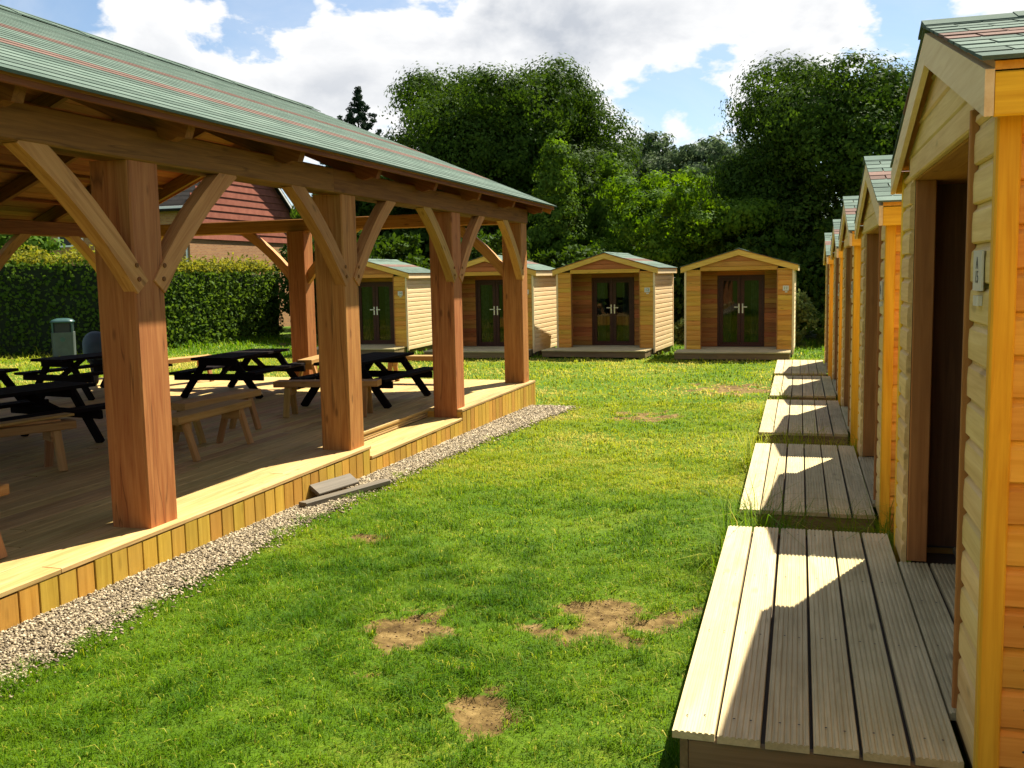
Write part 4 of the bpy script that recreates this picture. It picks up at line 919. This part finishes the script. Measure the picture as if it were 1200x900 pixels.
# clipped hedge
def hedge(a, b_, h, d, n, label, group='clipped hedges'):
    a, b_ = np.array(a, float), np.array(b_, float); L = np.linalg.norm(b_-a); t_ = (b_-a)/L; nn = np.array([t_[1], -t_[0]])
    z0 = ground_z(*((a+b_)/2)); r = empty('hedge', (*((a+b_)/2), z0), 0, label, 'hedge', group); O = np.array([*((a+b_)/2), z0])
    s = rng.random(n)*L; k = rng.random(n); front = k < .62; top = k > .80
    wob = (fbm(s, np.zeros(n), .8, 8)-.5)*.35
    hz = rng.random(n)*h; off = np.where(front, d/2+wob*.6+(fbm(s, hz, 1.7, 12)-.5)*.42+.05*rng.standard_normal(n), np.where(top, (rng.random(n)-.5)*d, -d/2))
    zz = np.where(top, h+wob*.5+.15*np.abs(rng.standard_normal(n))*(.4+1.3*fbm(s, np.zeros(n), 2.5, 77))+.02, hz)
    P = np.stack([a[0]+t_[0]*s+nn[0]*off-O[0], a[1]+t_[1]*s+nn[1]*off-O[1], zz], -1); Nn = np.where(top[:, None], np.array([[0, 0, 1.]]), np.array([[nn[0], nn[1], .25]]))
    g = ~top; V, Fc = leaves(P[g], .13, Nn[g], .45, .7); tone = np.clip(.25+.9*(fbm(s[g], hz[g], 3., 15)-.25)+.25*(rng.random(g.sum())-.5), 0, 1)
    link('foliage', np_mesh('foliage', V, Fc, 'leaf_hedge', np.repeat(tone, 4)), r)
    V, Fc = leaves(P[top], .13, Nn[top], .1, .5); link('new_growth', np_mesh('new_growth', V, Fc, 'leaf_flush', np.repeat(rng.random(top.sum()), 4)), r)
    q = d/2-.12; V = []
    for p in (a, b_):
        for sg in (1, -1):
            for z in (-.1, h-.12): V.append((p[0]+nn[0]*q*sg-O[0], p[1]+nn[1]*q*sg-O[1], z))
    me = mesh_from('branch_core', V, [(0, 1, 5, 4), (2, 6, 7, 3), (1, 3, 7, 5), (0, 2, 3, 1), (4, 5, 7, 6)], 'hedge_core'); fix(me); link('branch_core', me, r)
hedge((-20.6, 34.0), (-20.6, 26.4), 2.58, 1.3, 34000, 'tall clipped hedge with yellow new growth in front of the brick house')
for o in list(COL.objects):
    pass
hedge((-20.4, 26.3), (-33, 15.0), 2.78, 1.3, 34000, 'deeply shaded tall hedge behind the litter bin')

# ------------------------------------------------------------------ grass
def blocked(x, y):
    b_ = (x < gravel_edge(y)-.01) & (x > -11.9) & (y < 14.4)
    b_ |= (x < -4.02) & (x > -11.9) & (y < 14.42)
    b_ |= (x < gravel_edge(y)-.01+.04*(fbm(x, y, 6., 31)-.5)) & (x > -4.2) & (y < 13.95)
    for (tabs, cx, cy, zd, rz, *_r) in PENDING:
        c, s = math.cos(-rz), math.sin(-rz); lx = (x-cx)*c-(y-cy)*s; ly = (x-cx)*s+(y-cy)*c
        b_ |= (np.abs(lx) < CW/2+.03) & (ly > -.93) & (ly < CD+.05)
    return b_
def near_deck(x, y):
    q = np.zeros_like(x)
    for (tabs, cx, cy, zd, rz, *_r) in PENDING:
        c, s = math.cos(-rz), math.sin(-rz); lx = (x-cx)*c-(y-cy)*s; ly = (x-cx)*s+(y-cy)*c
        d = np.maximum(np.abs(lx)-CW/2, np.maximum(-.92-ly, ly-CD)); q = np.maximum(q, np.clip(1-np.abs(d)/.16, 0, 1))
    return q
def make_grass():
    zones = [((-3.95, -.35), (2.7, 6.2), 11500, .046, .0034), ((-3.95, -.35), (6.2, 10), 5000, .044, .0050), ((-4.0, -.3), (10, 15), 1700, .042, .009), ((-.6, 2.4), (5.7, 24), 420, .075, .010), ((-.58, .75), (5.82, 6.72), 2600, 0.30, .005), ((-.62, .7), (9.45, 10.4), 1800, 0.28, .006), ((-.66, .66), (13.1, 14.1), 1200, 0.26, .007), ((-.7, .6), (16.8, 17.8), 800, 0.23, .009),
             ((-16, 1.2), (14.3, 24.5), 300, .055, .018), ((-16, 3), (24.4, 33), 170, .10, .026), ((-22, -11.6), (9, 18), 130, .06, .022), ((-27, -14), (18, 33), 120, .085, .028)]
    Vs, Fs, Ts = [], [], []; base = 0
    for (xa, xb), (ya, yb), dens, hgt, wid in zones:
        n = int((xb-xa)*(yb-ya)*dens); x = xa+(xb-xa)*rng.random(n); y = ya+(yb-ya)*rng.random(n)
        d = dirt_at(x, y); cl = fbm(x, y, 2.6, 20); fine = fbm(x, y, 9., 70)
        keep = ~blocked(x, y) & (rng.random(n) > d*1.0) & (rng.random(n) < .35+1.3*fine)
        x, y, d, cl, fine = x[keep], y[keep], d[keep], cl[keep], fine[keep]; n = len(x)
        nd = near_deck(x, y)
        tuft = np.clip((fbm(x, y, 5.5, 90)-.45)*3.2, 0, 1); hh = hgt*(.40+.75*rng.random(n))*(.5+.8*cl)*(1+.55*tuft)*(1-.5*d)*(1+1.1*nd*rng.random(n))*(.75+.6*(fine > .55))
        vd = np.hypot(x+20.6, 0) if False else np.where((y < 34) & (y > 26.3), np.abs(x+19.6), np.abs((x+20.4)*.668-(y-26.3)*.744)/1.0)
        if xa < -20: hh *= 1+3.2*np.clip(1-vd/2.2, 0, 1)*rng.random(n)
        yaw = rng.random(n)*6.283; lean = .35+1.15*rng.random(n); ld = np.stack([np.cos(yaw), np.sin(yaw)], -1); sd = np.stack([-np.sin(yaw), np.cos(yaw)], -1)
        w = wid*(.6+.8*rng.random(n)); z = Z0-1.785-.0138*y+(fbm(x, y, 1.6, 3)-.5)*.03-.004-d*.02
        b0 = np.stack([x, y], -1); l1 = (hh*lean*.28)[:, None]; l2 = (hh*lean*1.05)[:, None]
        def P(xy, zz): return np.concatenate([xy, zz[:, None]], 1)
        v = np.stack([P(b0-sd*w[:, None]/2, z), P(b0+sd*w[:, None]/2, z), P(b0+ld*l1-sd*w[:, None]*.4, z+hh*.62), P(b0+ld*l1+sd*w[:, None]*.4, z+hh*.62), P(b0+ld*l2, z+hh*(1.08-.42*lean))], 1).reshape(-1, 3)
        i = base+5*np.arange(n)[:, None]; f = np.concatenate([i+np.array([[0, 1, 3]]), i+np.array([[0, 3, 2]]), i+np.array([[2, 3, 4]])], 1).reshape(-1, 3)
        dry = fbm(x, y, .55, 50); mid = np.clip((y-5.5)/5, 0, 1)*(y < 24)
        tone = np.clip(.045+.11*mid-.10*tuft*(1-mid)+.06+.16*(fbm(x, y, 1.5, 120)-.5)+.62*(1-cl)*.45+.40*(dry-.35)*2*(.3+mid)+.24*mid-.12*tuft+.5*d+(.30-.10*mid)*(rng.random(n)-.5)+(.6-.35*mid)*(rng.random(n) < .05), 0, 1)
        Vs.append(v); Fs.append(f); Ts.append(np.repeat(tone, 5)); base += 5*n
    me = np_mesh('grass', np.concatenate(Vs), np.concatenate(Fs), 'grass_blade', np.concatenate(Ts))
    tag(link('grass', me), 'short green lawn grass with dry yellowish patches', 'grass', None, 'stuff')
    print('grass blades', base//5)
make_grass()
print('objects', len(bpy.data.objects))
